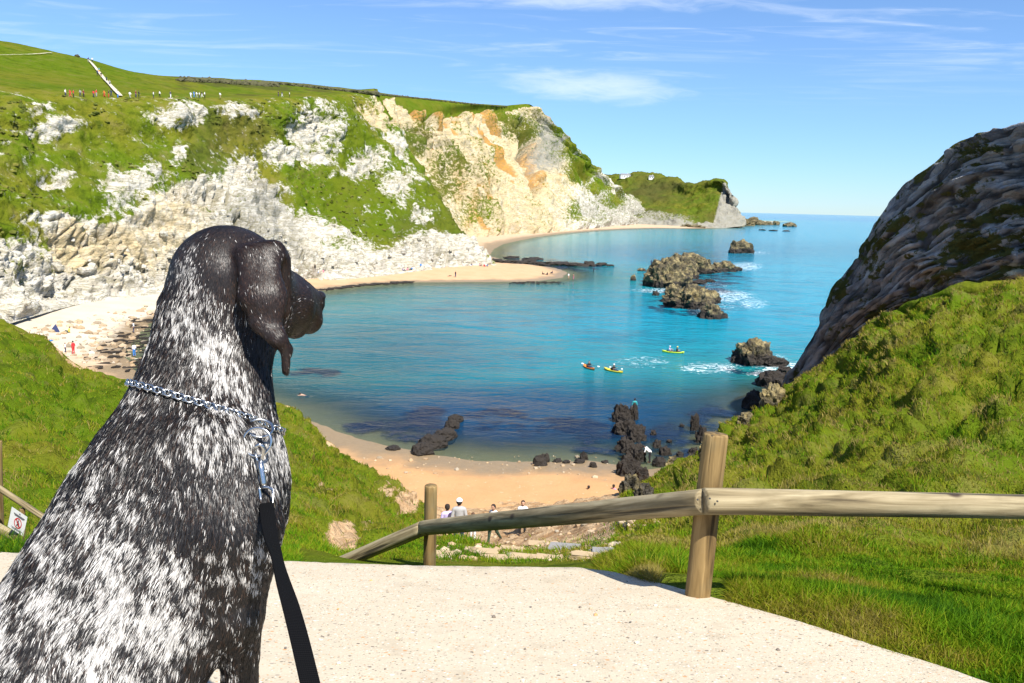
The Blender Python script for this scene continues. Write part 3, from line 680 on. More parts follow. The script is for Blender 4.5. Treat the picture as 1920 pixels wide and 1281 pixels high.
# ------------------------------------------------------------------ near hillside: left bank, gully with the steps, right bank
def path_z(y): return CAMZ - 1.0 - .28 * np.maximum(y - 1.4, -.6)
def on_path(px, py, drop=0.):
    r = ray(px, py); a = r[..., 2]; d = (-1.0 + .28 * 1.4 - drop) / (a + .28)
    return CAM + r * d[..., None]
edge = [(-700, 1012), (-300, 1025), (0, 1036), (200, 1043), (400, 1049), (540, 1052), (640, 1056), (760, 1060), (900, 1062), (1000, 1063), (1080, 1065), (1145, 1073), (1200, 1085), (1262, 1100), (1330, 1118), (1430, 1145), (1540, 1178), (1650, 1213), (1760, 1248), (1870, 1286), (2050, 1350), (2300, 1440)]
HC = [  # px, [(py,d)...] from the path's edge outwards
 (-600, [(1000, 4.2), (950, 7), (860, 12), (690, 24), (560, 40)]),
 (-300, [(1015, 4.0), (1015, 7.2), (900, 13), (720, 24), (590, 40)]),
 (0, [(1030, 4.0), (1032, 7.3), (915, 13), (745, 24), (620, 40)]),
 (150, [(1040, 4.0), (1034, 7.3), (928, 13), (795, 24), (699, 41)]),
 (300, [(1045, 4.0), (1028, 7), (935, 12.5), (830, 24), (738, 42)]),
 (450, [(1050, 4.0), (1012, 6.6), (940, 12), (860, 24), (758, 43)]),
 (540, [(1053, 4.0), (1018, 6.8), (955, 12), (880, 24), (770, 43)]),
 (600, [(1056, 4.0), (1026, 6.8), (975, 12), (905, 24), (822, 42)]),
 (650, [(1058, 4.0), (1034, 7), (992, 12), (930, 24), (872, 41)]),
 (740, [(1061, 4.0), (1044, 7.2), (1015, 13), (968, 25), (912, 40)]),
 (790, [(1063, 4.0), (1046, 7.4), (1012, 14), (1010, 25), (952, 42)]),
 (860, [(1065, 4.0), (1048, 7.4), (1008, 15), (1026, 27), (958, 45)]),
 (950, [(1067, 4.0), (1055, 7.4), (1034, 14), (1018, 30), (950, 47)]),
 (1050, [(1068, 4.0), (1056, 7.4), (1032, 14), (1002, 27), (944, 45)]),
 (1140, [(1070, 4.0), (1052, 7.2), (1024, 12.5), (982, 22), (930, 38)]),
 (1200, [(1082, 3.8), (1046, 6.8), (1008, 12), (965, 23), (916, 41)]),
 (1250, [(1092, 3.7), (1044, 6.2), (992, 12), (938, 24), (884, 43)]),
 (1320, [(1108, 3.5), (1048, 5.6), (968, 12), (898, 25), (850, 43)]),
 (1420, [(1136, 3.25), (1050, 5.2), (950, 11), (862, 24), (782, 42)]),
 (1550, [(1176, 2.95), (1062, 4.8), (945, 10), (820, 22), (692, 41)]),
 (1650, [(1208, 2.8), (1075, 4.6), (940, 9.5), (785, 21), (618, 39)]),
 (1750, [(1244, 2.65), (1086, 4.5), (935, 9.3), (762, 20), (572, 37)]),
 (1900, [(1296, 2.5), (1095, 4.4), (930, 9.2), (738, 20), (548, 36)]),
 (2150, [(1380, 2.3), (1120, 4.3), (925, 9.2), (705, 20), (505, 36)]),
 (2500, [(1500, 2.1), (1150, 4.3), (900, 9.2), (620, 20), (380, 36)]),
]
cols = []
for pxc, rows in HC:
    c = [P(pxc, py_, d_) for py_, d_ in rows]
    near = c[0] + np.array([-.0, -.6, 0]); near[2] = path_z(near[1]) - .10; ey_ = np.interp(pxc, [q_[0] for q_ in edge], [q_[1] for q_ in edge]); c[0] = on_path(pxc, ey_) + [0, .03, -.035 if (pxc < 500 or pxc > 1190) else -.14]; near = c[0] + np.array([0, -.5, 0.]); near[2] = path_z(near[1]) - .75
    e = c[-1]; out = ray(pxc, rows[-1][0]).copy(); out[2] = 0; out /= np.linalg.norm(out)
    g1 = e + out * 1.6 + np.array([0, 0, -.9]); g2 = e + out * (4.5 + .42 * max(e[2], 0)); g2[2] = min(.9, e[2] - 3)
    if 780 < pxc < 1160: g1 = e + out * 3; g1[2] = max(e[2] - 1.9, .9); g2 = e + out * 6.5; g2[2] = -.6
    g3 = g2 + out * 4; g3[2] = -3
    cols.append([near] + c + [g1, g2, g3])
ctrl = np.swapaxes(np.array(cols), 0, 1); NV, NU = 420, 620
gr = loft(ctrl, NV, NU); N_ = normals(gr); px, py = proj(gr); dist = gr[..., 1]
vpar = np.linspace(0, 8, NV)[:, None] + 0 * px
sgn = -1 if N_[..., 2].mean() < 0 else 1; N_ = N_ * sgn
right = sstep(px, 1180, 1300)
amp = np.clip(.010 * dist, .02, .42) * sstep(vpar, 1.0, 2.2); tamp = np.clip(.027 * dist, .03, .46) * sstep(vpar, 1.2, 2.6) * (.75 + .25 * right) * sstep(vpar, 5.6, 5.0) * (1 - sstep(px, 780, 860) * sstep(px, 1200, 1140))
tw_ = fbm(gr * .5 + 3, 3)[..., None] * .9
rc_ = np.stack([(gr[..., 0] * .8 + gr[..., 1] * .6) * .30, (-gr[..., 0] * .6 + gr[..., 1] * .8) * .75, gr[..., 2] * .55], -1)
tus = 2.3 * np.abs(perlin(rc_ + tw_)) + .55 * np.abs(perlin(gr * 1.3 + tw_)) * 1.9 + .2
disp = amp * (1.5 * fbm(gr * .35, 4) + 0 * right + .5 * fbm(gr * 1.1, 4)) + tamp * (tus - 1.1)
soil = np.zeros_like(px)
gul = sstep(px, 770, 830) * sstep(px, 1190, 1130)
soil = gul * (.52 + .5 * sstep(vpar, 3.3, 4.2)) * sstep(vpar, 1.5, 2.4)
soil = np.maximum(soil, .95 * sstep(vpar, 5.3, 5.9) * sstep(px, 1250, 1150))           # crumbling seaward edge
soil = np.maximum(soil, .8 * sstep(vpar, 6.1, 6.6))
for e in ((640, 1010, 34, 28, .85), (690, 985, 22, 16, .5), (760, 945, 26, 26, .75), (610, 915, 16, 14, .7), (730, 925, 30, 10, .6), (1230, 975, 60, 30, .45), (1180, 1000, 40, 24, .5), (580, 850, 14, 10, .4)):
    soil = np.maximum(soil, e[4] * ell(px, py, *e[:4], .6))
soil = np.where((px < 900) & (px > 820) & (vpar > 2.2) & (vpar < 3.4), soil * .55, soil)
disp = disp - .5 * soil * amp * ridged(gr * .6, 4)
gr = gr + N_ * disp[..., None]
hill_grid, hill_n, hill_soil, hill_px, hill_py, hill_v = gr, N_, soil, px, py, vpar; hill_t = np.clip(tus - .75, -.8, .8) * (.5 + .5 * right)  # hill_t: low in tussock creases, where blade colour is darkened as painted shade
mk('hillside', gr.reshape(-1, 3), grid_faces(NV, NU, sgn < 0), M_hill, attrs={'soil': soil.ravel()})['kind'] = 'structure'

# concrete path with a worn broken edge
e = catmull(np.array(edge, float), 420); e3 = on_path(e[:, 0], e[:, 1])
e3[:, 1] += .016 * fbm(np.column_stack([e3[:, 0] * 9, e3[:, 1] * 9, 0 * e3[:, 0]]), 5)
nn = 60; rows = []
for k in range(nn):
    t = k / (nn - 1); r = e3.copy(); r[:, 1] = e3[:, 1] * (1 - t) + (-1.6) * t; r[:, 0] = e3[:, 0] * (1 - .25 * t)
    r[:, 2] = path_z(r[:, 1]) + .006 * fbm(np.column_stack([r[:, 0] * 3, r[:, 1] * 3, 0 * r[:, 0]]), 4); rows.append(r)
lip = e3.copy(); lip[:, 2] = path_z(lip[:, 1]); lips = []
for dz, dy in ((-.16, -.01), (-.07, .012), (-.018, .012), (-.004, .006)):
    r = lip.copy(); r[:, 2] += dz; r[:, 1] += dy + .012 * fbm(np.column_stack([r[:, 0] * 14, 0 * dy + r[:, 1] * 14, r[:, 2] * 30]), 3); lips.append(r)
gr = np.array(lips + rows)
mk('path', gr.reshape(-1, 3), grid_faces(*gr.shape[:2], flip=normals(gr)[..., 2].mean() < 0), M_conc)['kind'] = 'structure'
# ------------------------------------------------------------------ standing things on the built land
bpy.context.view_layer.update()
_dg = bpy.context.evaluated_depsgraph_get()
def hit(px, py):
    r = ray(px, py).astype(float); r = r / np.linalg.norm(r)
    ok, loc, nor, idx, ob, mt = scene.ray_cast(_dg, Vector(CAM), Vector(r))
    return (np.array(loc), np.array(nor)) if ok else (S(px, py, 0.), np.array([0, 0, 1.]))

# ---- rocks: each outcrop is one thing made of grown-together lumps
def lump(c, w, h, dep, seed, sub=4, rough=.34):
    v, f = _ico[sub]; rs = np.random.default_rng(seed); o = rs.uniform(-50, 50, 3); a = rs.uniform(0, np.pi)
    u = np.sign(v) * np.abs(v) ** .86
    r = 1 + rough * (1.5 * (ridged(v * 1.1 + o, 4) - .6) + 1.0 * fbm(v * 2.2 + o, 5)) + .20 * (ridged(v * 3.6 + o, 4) - .6)
    q = u * r[:, None]
    q[:, 2] = np.where(q[:, 2] > 0, q[:, 2], q[:, 2] * .6)
    q = q * [w / 2, w / 2 * dep, h]
    ca, sa = np.cos(a * .35), np.sin(a * .35)
    q[:, :2] = q[:, :2] @ np.array([[ca, sa], [-sa, ca]])
    return q + c, [f]
def outcrop(name, label, lumps, tide, cat='rock', group=None, seed=1, sub=4, z0=None, rough=.34, loose=False):
    root = None; c0 = None
    for k, L in enumerate(lumps):
        px_, py_, w, h = L[:4]; dep = L[4] if len(L) > 4 else .8
        c = hit(px_, py_)[0] if z0 is None else S(px_, py_, z0)
        if c[2] < 0: c = S(px_, py_, 0.)
        mpp = np.linalg.norm(c - CAM) / F
        v, f = lump(np.zeros(3), w * mpp, h * mpp, dep, seed * 31 + k, sub, rough)
        if len(lumps) > 1 and not loose and root is None: root = tag(empty(name, c), label, cat, group); c0 = c
        o = mk('boulder' if root else name, v, f, M_rock, root, attrs={'tide': np.full(len(v), tide)}, smooth=False)
        o.location = c - c0 if root else c
        if not root: tag(o, (label if not loose else loose[k]), cat, group)
    return root
outcrop('sea_stack', 'broad two-humped tan and black rock islet, the largest in the bay', [(1252, 537, 84, 48, .8), (1293, 512, 76, 34, .7), (1235, 530, 46, 36), (1275, 522, 60, 36), (1322, 508, 36, 12)], 1.1, seed=3, sub=5)
outcrop('sea_stack', 'yellow-topped rock just in front of the largest islet', [(1292, 575, 86, 36, .8), (1328, 568, 40, 22), (1262, 566, 40, 30)], 1.0, seed=5, sub=5)
outcrop('sea_stack', 'small jagged rock at the near end of the islet chain', [(1333, 596, 46, 24), (1352, 596, 26, 10), (1318, 594, 24, 8)], 1.0, seed=7)
outcrop('sea_stack', 'low rock with white water around it, right of the largest islet', [(1357, 509, 44, 16, .6), (1335, 511, 34, 8), (1378, 508, 24, 8)], 1.0, seed=9)
outcrop('sea_stack', 'low black rock ledge between the islet and the breaking waves', [(1310, 532, 40, 7, .5), (1330, 528, 24, 4)], 3, seed=10)
outcrop('sea_stack', 'lone dome-shaped dark rock furthest out from the islet chain', [(1389, 474, 42, 20), (1378, 475, 22, 10)], 2.0, seed=12)
outcrop('sea_rock', 'small upright rock in calm water left of the largest islet', [(1187, 526, 12, 10)], .2, seed=13, sub=3)
outcrop('sea_rock', 'flat little tan rock close to the left side of the islet', [(1203, 508, 16, 5)], .1, seed=14, sub=3)
outcrop('sea_rock', 'tiny black rock awash at the foot of the islet', [(1229, 554, 14, 8)], 3, seed=15, sub=3)
outcrop('sea_stack', 'sunlit yellow boulder standing in foam near the dark cliff', [(1412, 680, 72, 38, .8), (1448, 684, 50, 14), (1390, 672, 34, 18)], 1.1, seed=17, sub=5)
outcrop('cliff_foot_rock', 'black wave-wet rocks at the foot of the dark cliff', [(1446, 722, 60, 26), (1412, 762, 46, 26), (1448, 758, 50, 34), (1400, 790, 34, 16), (1470, 700, 30, 12)], 3.2, seed=19)
outcrop('rock_ridge', 'jagged black rock ridge running into the water below the gully', [(1165, 790, 30, 30), (1187, 786, 20, 26), (1172, 812, 40, 24), (1192, 825, 36, 24), (1172, 845, 34, 22), (1190, 862, 44, 26), (1178, 890, 40, 30), (1200, 900, 36, 22), (1182, 922, 44, 30), (1207, 935, 34, 24)], 2.4, seed=23, rough=.5)
outcrop('rock_ledge', 'black tilted slab in dark water right of the rock ridge', [(1302, 806, 18, 26, .7), (1314, 828, 24, 28, .7), (1322, 850, 26, 18), (1300, 850, 18, 10)], 3.4, seed=25, rough=.5)
outcrop('rock_ledge', 'low black stone among those between the ridge and tilted slab', [(1232, 838, 18, 12), (1246, 852, 22, 14), (1262, 868, 24, 12), (1225, 815, 12, 8), (1278, 800, 10, 5), (1275, 855, 12, 8), (1255, 830, 10, 6), (1235, 872, 26, 14)], 3.4, seed=27, sub=3, rough=.5, group='black stones by the tilted slab', loose=['low black stone nearest the seaward end of the ridge', 'black stone in the shade right of the ridge middle', 'flat black stone at the grass foot right of the ridge', 'small black stone standing in water beside the ridge', 'tiny black stone awash left of the tilted slab top', 'small black stone left of the tilted slab foot', 'tiny black stone between ridge and tilted slab', 'wide black stone at the landward end beside the ridge'])
outcrop('rock_slab', 'long black seaweed-covered slab at the edge of the near beach', [(792, 850, 46, 18), (812, 836, 54, 20), (834, 822, 46, 18), (848, 803, 28, 16), (854, 790, 32, 12)], 3.4, seed=29, rough=.22)
outcrop('boulder', 'rounded black boulder pair on the near sand by the water', [(1012, 872, 26, 18), (1022, 866, 18, 16)], 3.4, seed=31, sub=3, rough=.2)
outcrop('boulder', 'low dark stone in the row right of the boulder pair', [(1045, 866, 18, 6), (1062, 868, 16, 5), (1094, 862, 16, 14), (1086, 868, 20, 7), (1112, 876, 14, 10), (1135, 868, 14, 5)], 3.0, seed=33, sub=3, group='dark stones on the near sand', loose=['low dark stone first to the right of the boulder pair', 'low dark stone second to the right of the boulder pair', 'upright dark stone in the middle of the beach row', 'flat dark stone touching the upright beach stone', 'small dark stone nearer than the others in the beach row', 'low dark stone last before the jagged ridge'])
outcrop('boulder', 'small black stone at the water left of the long slab', [(737, 843, 26, 7)], 3.4, seed=35, sub=3)
outcrop('reef', 'low black reef reaching out past the sand spit', [(x, y, w, h, .6) for x, y, w, h in ((930, 492, 34, 6), (960, 494, 40, 6), (990, 494, 44, 7), (1020, 497, 44, 6), (1050, 497, 40, 6), (1080, 499, 40, 6), (1105, 499, 26, 9), (1128, 498, 26, 5), (1145, 499, 20, 3), (1000, 487, 40, 4), (960, 484, 30, 4))], 2.6, seed=37, sub=3, rough=.45)
outcrop('headland_rock', 'pale shattered rock apron at the tip of the far headland', [(1330, 426, 60, 10), (1372, 424, 50, 12), (1300, 427, 40, 5), (1398, 423, 30, 10)], -1, seed=39, sub=4, rough=.45, z0=0.)
outcrop('headland_rock', 'round dark rock just off the headland tip', [(1412, 419, 22, 12), (1425, 422, 20, 8)], .5, seed=41, sub=3, z0=0.)
outcrop('headland_rock', 'pair of small dark rocks further off the headland', [(1440, 422, 16, 6), (1455, 422, 14, 7)], .5, seed=43, sub=3, z0=0.)
outcrop('headland_rock', 'outermost dark rock beyond the far headland', [(1480, 425, 24, 7)], .5, seed=45, sub=3, z0=0.)
outcrop('headland_rock', 'thin line of rocks awash in front of the headland rocks', [(1430, 432, 16, 2), (1450, 433, 20, 2), (1475, 434, 14, 2)], 2, seed=47, sub=2, z0=0.)

# seaweed-dark ledges on the left shore and the tide line along the spit
rs = np.random.default_rng(5); parts = []
for k in range(150):
    t = rs.random() ** .7; x = 130 + 170 * t; y = rs.uniform(572, 700) - 10 * (1 - t)
    c = S(x, y, .25); w = rs.uniform(.3, 1.7) * (.5 + .7 * t)
    v_, f_ = lump(np.zeros(3), w * 1.5, rs.uniform(.08, .2), .16, 900 + k, 2, .4); a = rs.normal(.25, .25); ca, sa = np.cos(a), np.sin(a)
    v_[:, :2] = v_[:, :2] @ np.array([[ca, sa], [-sa, ca]]); parts.append((v_ + c, f_))
v, f = merge(parts)
tag(mk('shore_ledges', v, f, M_rock, attrs={'tide': np.full(len(v), 3.)}, smooth=False), 'dark seaweed-covered rock ledges on the left shore', 'rock ledges', kind='stuff')
parts = []
for k in range(150):
    t = rs.random(); x = 600 + 175 * t; y = np.interp(x, [600, 680, 760, 800], [544, 534, 529, 529]) + rs.normal(0, 1.0)
    parts.append(lump(S(x, y, .1), rs.uniform(.6, 2.4), .16, .5, 1300 + k, 1, .4))
for k in range(60):
    parts.append(lump(S(rs.uniform(955, 1060), rs.normal(530, 1.2), .05), rs.uniform(.4, 1.6), .14, .5, 1500 + k, 1, .4))
v, f = merge(parts)
tag(mk('seaweed_line', v, f, M_rock, attrs={'tide': np.full(len(v), 3.)}, smooth=False), 'dark seaweed washed up along the sand spit', 'seaweed', kind='stuff')

# ---- chalk track up the hill, hedge on the skyline, far white house
def m_track(g, p):
    n = g.noise(g.coord(), .8, 5, .7); g.put(p.inputs['Base Color'], g.mix(n, (.30, .26, .17), (.56, .52, .43)))
M_track = material('chalk_track', m_track, Roughness=.95)
def strip(name, pts, n=40, across=4):
    pts = catmull(np.array(pts, float), n); rows = []
    for x, y, wl in pts:
        rows.append([hit(x + wl * (j / (across - 1) - .5), y)[0] for j in range(across)])
    gq = np.array(rows); gq[..., 2] += .45 + .10 * fbm(gq * .5, 3)
    o = mk(name, gq.reshape(-1, 3), grid_faces(n, across, flip=normals(gq)[..., 2].mean() < 0), M_track); o['kind'] = 'structure'
strip('hill_path', [(167, 116, 3), (174, 123, 4.5), (183, 134, 5), (195, 149, 6), (206, 161, 6), (217, 173, 8), (227, 183, 7)])
strip('hill_track', [(0, 106, 14), (30, 105, 14), (60, 104, 12), (96, 101, 8)], across=3)
parts = []
for k in range(800):
    x = rs.uniform(335, 820) if k < 700 else rs.uniform(820, 950); y = np.interp(x, [270, 400, 530, 622, 690, 790, 885, 948], [143, 151, 159, 169, 176, 186, 196, 201]) + rs.uniform(0, 5) * (x < 520)
    c = hit(x, y)[0]; h_ = rs.uniform(.3, 1.3); parts.append(lump(c + [0, 0, h_ * .1], rs.uniform(1.2, 3.6), h_, .9, 2000 + k, 1, .5))
v, f = merge(parts)
def m_hedge(g, p): n = g.noise(g.coord(), .6, 5, .7); g.put(p.inputs['Base Color'], g.mix(n, (.030, .040, .012), (.10, .085, .035)))
M_hedge = material('hedge_leaves', m_hedge, Roughness=.95)
tag(mk('gorse_hedge', v, f, M_hedge, smooth=False), 'dark brown-green scrub along the skyline of the hill', 'hedge', kind='stuff')
for (x, y, w, h, lab) in ((15, 77, 10, 5, 'dark bush alone on the hilltop at the far left'), (144, 107, 7, 3, 'little bush on the skyline beside the top of the chalk path')):
    c = hit(x, y)[0]; mpp = np.linalg.norm(c - CAM) / F
    parts = [lump(np.array([w * mpp * dx, 0, h * mpp * .3]), w * mpp * .6, h * mpp * s, .8, 2600 + k + int(x), 3, .5) for k, (dx, s) in enumerate(((-.2, .8), (.15, 1), (.4, .5)))]
    v, f = merge(parts); b = empty('bush', c); tag(b, lab, 'bush'); mk('foliage', v, f, M_hedge, b, False)
    tv, tf = tube([(0, 0, -.4), (0, 0, h * mpp * .5)], [.12, .06], 6); mk('stem', tv, tf, M_wood, b)

M_white = plain('white_render', (.82, .82, .80)); M_slate = plain('slate_roof', (.20, .20, .21)); M_glass = plain('window_glass', (.05, .06, .07), .15)
def house(px_, py_, w, d_, h_, rz, label):
    c = hit(px_, py_)[0]; e = empty('house', c, rz); tag(e, label, 'house')
    mk('wall', *box(0, 0, h_ / 2 - .6, w, d_, h_ + 1.2), M_white, e, False)
    r = np.array([[-w / 2 - .4, -d_ / 2 - .4, h_], [w / 2 + .4, -d_ / 2 - .4, h_], [w / 2 + .4, d_ / 2 + .4, h_], [-w / 2 - .4, d_ / 2 + .4, h_], [-w / 2 + 1.2, 0, h_ + d_ * .34], [w / 2 - 1.2, 0, h_ + d_ * .34]])
    ro = mk('roof', r + [0, 0, .01], [np.array([[0, 1, 5, 4], [2, 3, 4, 5]]), np.array([[1, 2, 5], [3, 0, 4]]), np.array([[3, 2, 1, 0]])], M_slate, e, False)
    mk('chimney', *box(w * .25, 0, h_ + d_ * .34, .9, .9, 1.6), M_white, ro, False)
    for k in range(max(2, int(w / 3.5))):
        x = -w / 2 + (k + .5) * w / max(2, int(w / 3.5)); mk('window', *box(x, -d_ / 2 - .03, h_ * .55, 1.6, .1, 1.5), M_glass, e, False)
    mk('door', *box(w * .4, -d_ / 2 - .04, .9, 1., .1, 2.), M_slate, e, False)
house(1172, 334, 17, 8, 4.5, .15, 'long white house on the far headland among dark trees')
house(1221, 336, 8, 6, 4., -.1, 'small white cottage right of the long house on the headland')

# ---- scrub and fallen blocks on the chalk cliff
rs = np.random.default_rng(77)
_var = [lump(np.zeros(3), 1., .5, .9, 4000 + k, 1, .5) for k in range(8)]
def scatter_lumps(pts, w, h):
    parts = []
    for k, p_ in enumerate(pts):
        v_, f_ = _var[k % 8]; parts.append((v_ * [w[k], w[k], h[k] * 2] + p_, f_))
    return merge(parts)
ok_ = np.argwhere((main_veg > .62) & (main_v > 1.1) & (main_v < 4.05)); cl_n = fbm(main_grid[ok_[:, 0], ok_[:, 1]] * .05, 3); ok_ = ok_[(cl_n > .04)]; ok_ = ok_[rs.choice(len(ok_), 800, replace=False)]
v, f = scatter_lumps(main_grid[ok_[:, 0], ok_[:, 1]], rs.uniform(.4, 1.5, 800) , rs.uniform(.15, .5, 800))
def m_scrub(g, p):
    n = g.noise(g.coord(), .25, 4, .7); g.put(p.inputs['Base Color'], g.mix(g.step(n, .35, .65), (.06, .078, .012), (.13, .125, .025)))
M_scrub = material('scrub_leaves', m_scrub, Roughness=.95, Specular_IOR_Level=.1)
tag(mk('cliff_scrub', v, f, M_scrub, smooth=False), 'low scrub and tussocks dotted over the green cliff slope', 'scrub', kind='stuff')
ok_ = np.argwhere((main_veg < .4) & (main_v > .95) & (main_v < 1.7)); ok_ = ok_[rs.choice(len(ok_), 420, replace=False)]; sz = rs.uniform(.4, 2.4, 420) * rs.random(420)
v, f = scatter_lumps(main_grid[ok_[:, 0], ok_[:, 1]], sz + .3, (sz + .3) * .5)
tag(mk('fallen_chalk', v, f, M_cliff, smooth=False), 'fallen chalk blocks at the foot of the white cliff', 'rubble', kind='stuff')

# ---- people ---------------------------------------------------------------------------
def limb(a, b, ra, rb, reg, k=.03, sc=None): return (a, b, ra, rb, k, sc), reg
Y_ = (0, 1, 0)
def pose_prims(kind):
    L = []
    def torso(hip, sh, lean=0):
        hip, sh = np.array(hip, float), np.array(sh, float)
        L.append(limb(hip, sh, .135, .155, 1, .05, (Y_, .68))); ax = sh - hip; ax /= np.linalg.norm(ax)
        L.append(limb(sh + [-.15, 0, .05], sh + [.15, 0, .05], .06, .06, 1, .06))
        nk = sh + ax * .13; hd = nk + ax * .17 + np.array([0, .02, 0])
        L.append(limb(nk - ax * .06, hd - ax * .06, .055, .05, 0, .02)); L.append(limb(hd - ax * .03 + [0, .012, 0], hd + ax * .035, .078, .092, 0, .03))
        L.append(limb(hd + [0, .095, -.02], hd + [0, .105, -.03], .012, .014, 0, .015))           # nose
        for s in (-1, 1): L.append(limb(hd + [s * .088, 0, -.015], hd + [s * .09, -.01, .01], .014, .012, 0, .01))
        L.append(limb(hd + np.array([0, -.028, .0]), hd + ax * .045 + np.array([0, -.012, 0]), .088, .094, 4, .008))
        return sh, hd
    def arm(sh, el, ha, s):
        st = np.array(sh) + [s * .19, 0, .03]; L.append(limb(st, el, .052, .043, 1, .03)); L.append(limb(el, ha, .04, .029, 0, .02))
        ha = np.array(ha, float); dr = (ha - el) / np.linalg.norm(ha - np.array(el)); L.append(limb(ha, ha + dr * .09, .034, .026, 0, .02))
        L.append(limb(ha + dr * .02, ha + dr * .05 + [-s * .045, .02, 0], .014, .012, 0, .01))
    def leg(hip, kn, an, s, toe=(0, .16, -.03)):
        L.append(limb(hip, kn, .092, .06, 2, .05)); L.append(limb(kn, an, .056, .037, 2, .03)); an = np.array(an, float)
        L.append(limb(an + [0, -.03, -.04], an + toe, .04, .034, 3, .02))
    if kind in ('stand', 'walk', 'bend'):
        if kind == 'bend': sh, hd = torso((0, 0, .96), (0, .34, 1.20))
        else: sh, hd = torso((0, 0, .98), (0, .0 if kind == 'stand' else .04, 1.34))
        if kind == 'stand': arms = (((-.25, -.03, 1.10), (-.25, .05, .86)), ((.25, -.03, 1.10), (.24, .07, .86)))
        elif kind == 'walk': arms = (((-.25, .12, 1.12), (-.22, .30, .98)), ((.25, -.16, 1.12), (.26, -.20, .88)))
        else: arms = (((-.24, .42, .98), (-.18, .55, .80)), ((.24, .40, .98), (.16, .56, .84)))
        for s, (e_, h_) in zip((-1, 1), arms): arm(sh, e_, h_, s)
        if kind == 'walk': leg((-.09, .02, .92), (-.1, -.06, .5), (-.1, -.34, .14), -1, (0, .12, -.08)); leg((.09, .02, .92), (.1, .20, .52), (.1, .26, .09), 1)
        else: leg((-.09, 0, .92), (-.11, .03, .5), (-.12, -.01, .09), -1); leg((.09, 0, .92), (.11, .03, .5), (.12, -.01, .09), 1)
    elif kind == 'sit':
        sh, hd = torso((0, 0, .13), (0, -.08, .50)); arm(sh, (-.27, -.15, .27), (-.30, -.22, .06), -1); arm(sh, (.26, .06, .30), (.16, .28, .34), 1)
        leg((-.09, .05, .12), (-.13, .38, .36), (-.13, .62, .09), -1); leg((.09, .05, .12), (.13, .40, .32), (.14, .68, .09), 1)
    elif kind == 'paddle':
        sh, hd = torso((0, 0, .13), (0, .03, .50)); arm(sh, (-.27, .14, .36), (-.22, .40, .46), -1); arm(sh, (.27, .14, .30), (.22, .40, .36), 1)
        leg((-.09, .05, .12), (-.14, .42, .20), (-.12, .80, .09), -1); leg((.09, .05, .12), (.14, .42, .20), (.12, .80, .09), 1)
    elif kind == 'lie':
        L.append(limb((0, 0, .12), (0, .42, .12), .13, .15, 1, .05, ((0, 0, 1), .65))); L.append(limb((0, .55, .13), (0, .72, .13), .05, .085, 0, .03)); L.append(limb((0, .74, .10), (0, .78, .13), .09, .09, 4, .01))
        for s in (-1, 1):
            L.append(limb((s * .18, .42, .11), (s * .30, .20, .06), .05, .04, 1, .03)); L.append(limb((s * .30, .20, .06), (s * .28, -.06, .05), .04, .03, 0, .02)); L.append(limb((s * .28, -.06, .05), (s * .27, -.15, .05), .035, .025, 0, .02))
            L.append(limb((s * .09, -.02, .11), (s * .11, -.44, .12 + .05 * s), .09, .058, 2, .04)); L.append(limb((s * .11, -.44, .12 + .05 * s), (s * .12, -.86, .07), .055, .036, 0, .03)); L.append(limb((s * .12, -.88, .05), (s * .13, -.92, .17), .035, .03, 0, .02))
    elif kind == 'swim':
        L.append(limb((0, -.3, -.10), (0, .2, -.02), .13, .15, 1, .05, ((0, 0, 1), .65))); L.append(limb((0, .3, .0), (0, .42, .05), .05, .09, 0, .03)); L.append(limb((0, .41, .10), (0, .45, .11), .09, .09, 4, .01))
        for s in (-1, 1):
            L.append(limb((s * .18, .2, 0), (s * .36, .42, .0), .05, .04, 0, .03)); L.append(limb((s * .36, .42, 0), (s * .2, .66, .0), .038, .03, 0, .02))
            L.append(limb((s * .09, -.32, -.1), (s * .14, -.7, -.12), .09, .055, 2, .04)); L.append(limb((s * .14, -.7, -.12), (s * .16, -1.1, -.1), .05, .035, 0, .03))
    return L
M_skin = plain('skin', (.52, .30, .20), .6)
def build_pose(kind, h):
    L = pose_prims(kind); prims = [x[0] for x in L]; regs = np.array([x[1] for x in L])
    v, f = sdf_mesh(prims, h, .06)
    ds_ = np.array([cone_d(v, *p_[:4], p_[5]) for p_ in prims]); reg = regs[ds_.argmin(0)]
    a, b, c, d_ = (v[f[:, i]] for i in range(4)); fn = np.cross(c - a, d_ - b); vn = np.zeros_like(v)
    for i in range(4): np.add.at(vn, f[:, i], fn)
    vn /= np.maximum(np.linalg.norm(vn, axis=1)[:, None], 1e-9)
    out = {'body': new_mesh('person_body', v, [f], M_skin)}
    for r, nm in ((1, 'shirt'), (2, 'trousers'), (3, 'shoe'), (4, 'hair')):
        m = (reg[f] == r).sum(1) >= 2
        if not m.any(): continue
        t = {1: .016, 2: .014, 3: .008, 4: .010}[r]; left = v[f].mean(1)[:, 0] < 0
        for key, mm in (((nm, m),) if r != 3 else ((nm, m & left), (nm + ' ', m & ~left))):
            ff = f[mm]; used, inv = np.unique(ff, return_inverse=True)
            out[key] = new_mesh('person_' + nm, v[used] + vn[used] * t, [inv.reshape(ff.shape)], M_skin)
    return out
_poses = {}
def pose(kind, h):
    if (kind, h) not in _poses: _poses[(kind, h)] = build_pose(kind, h)
    return _poses[(kind, h)]
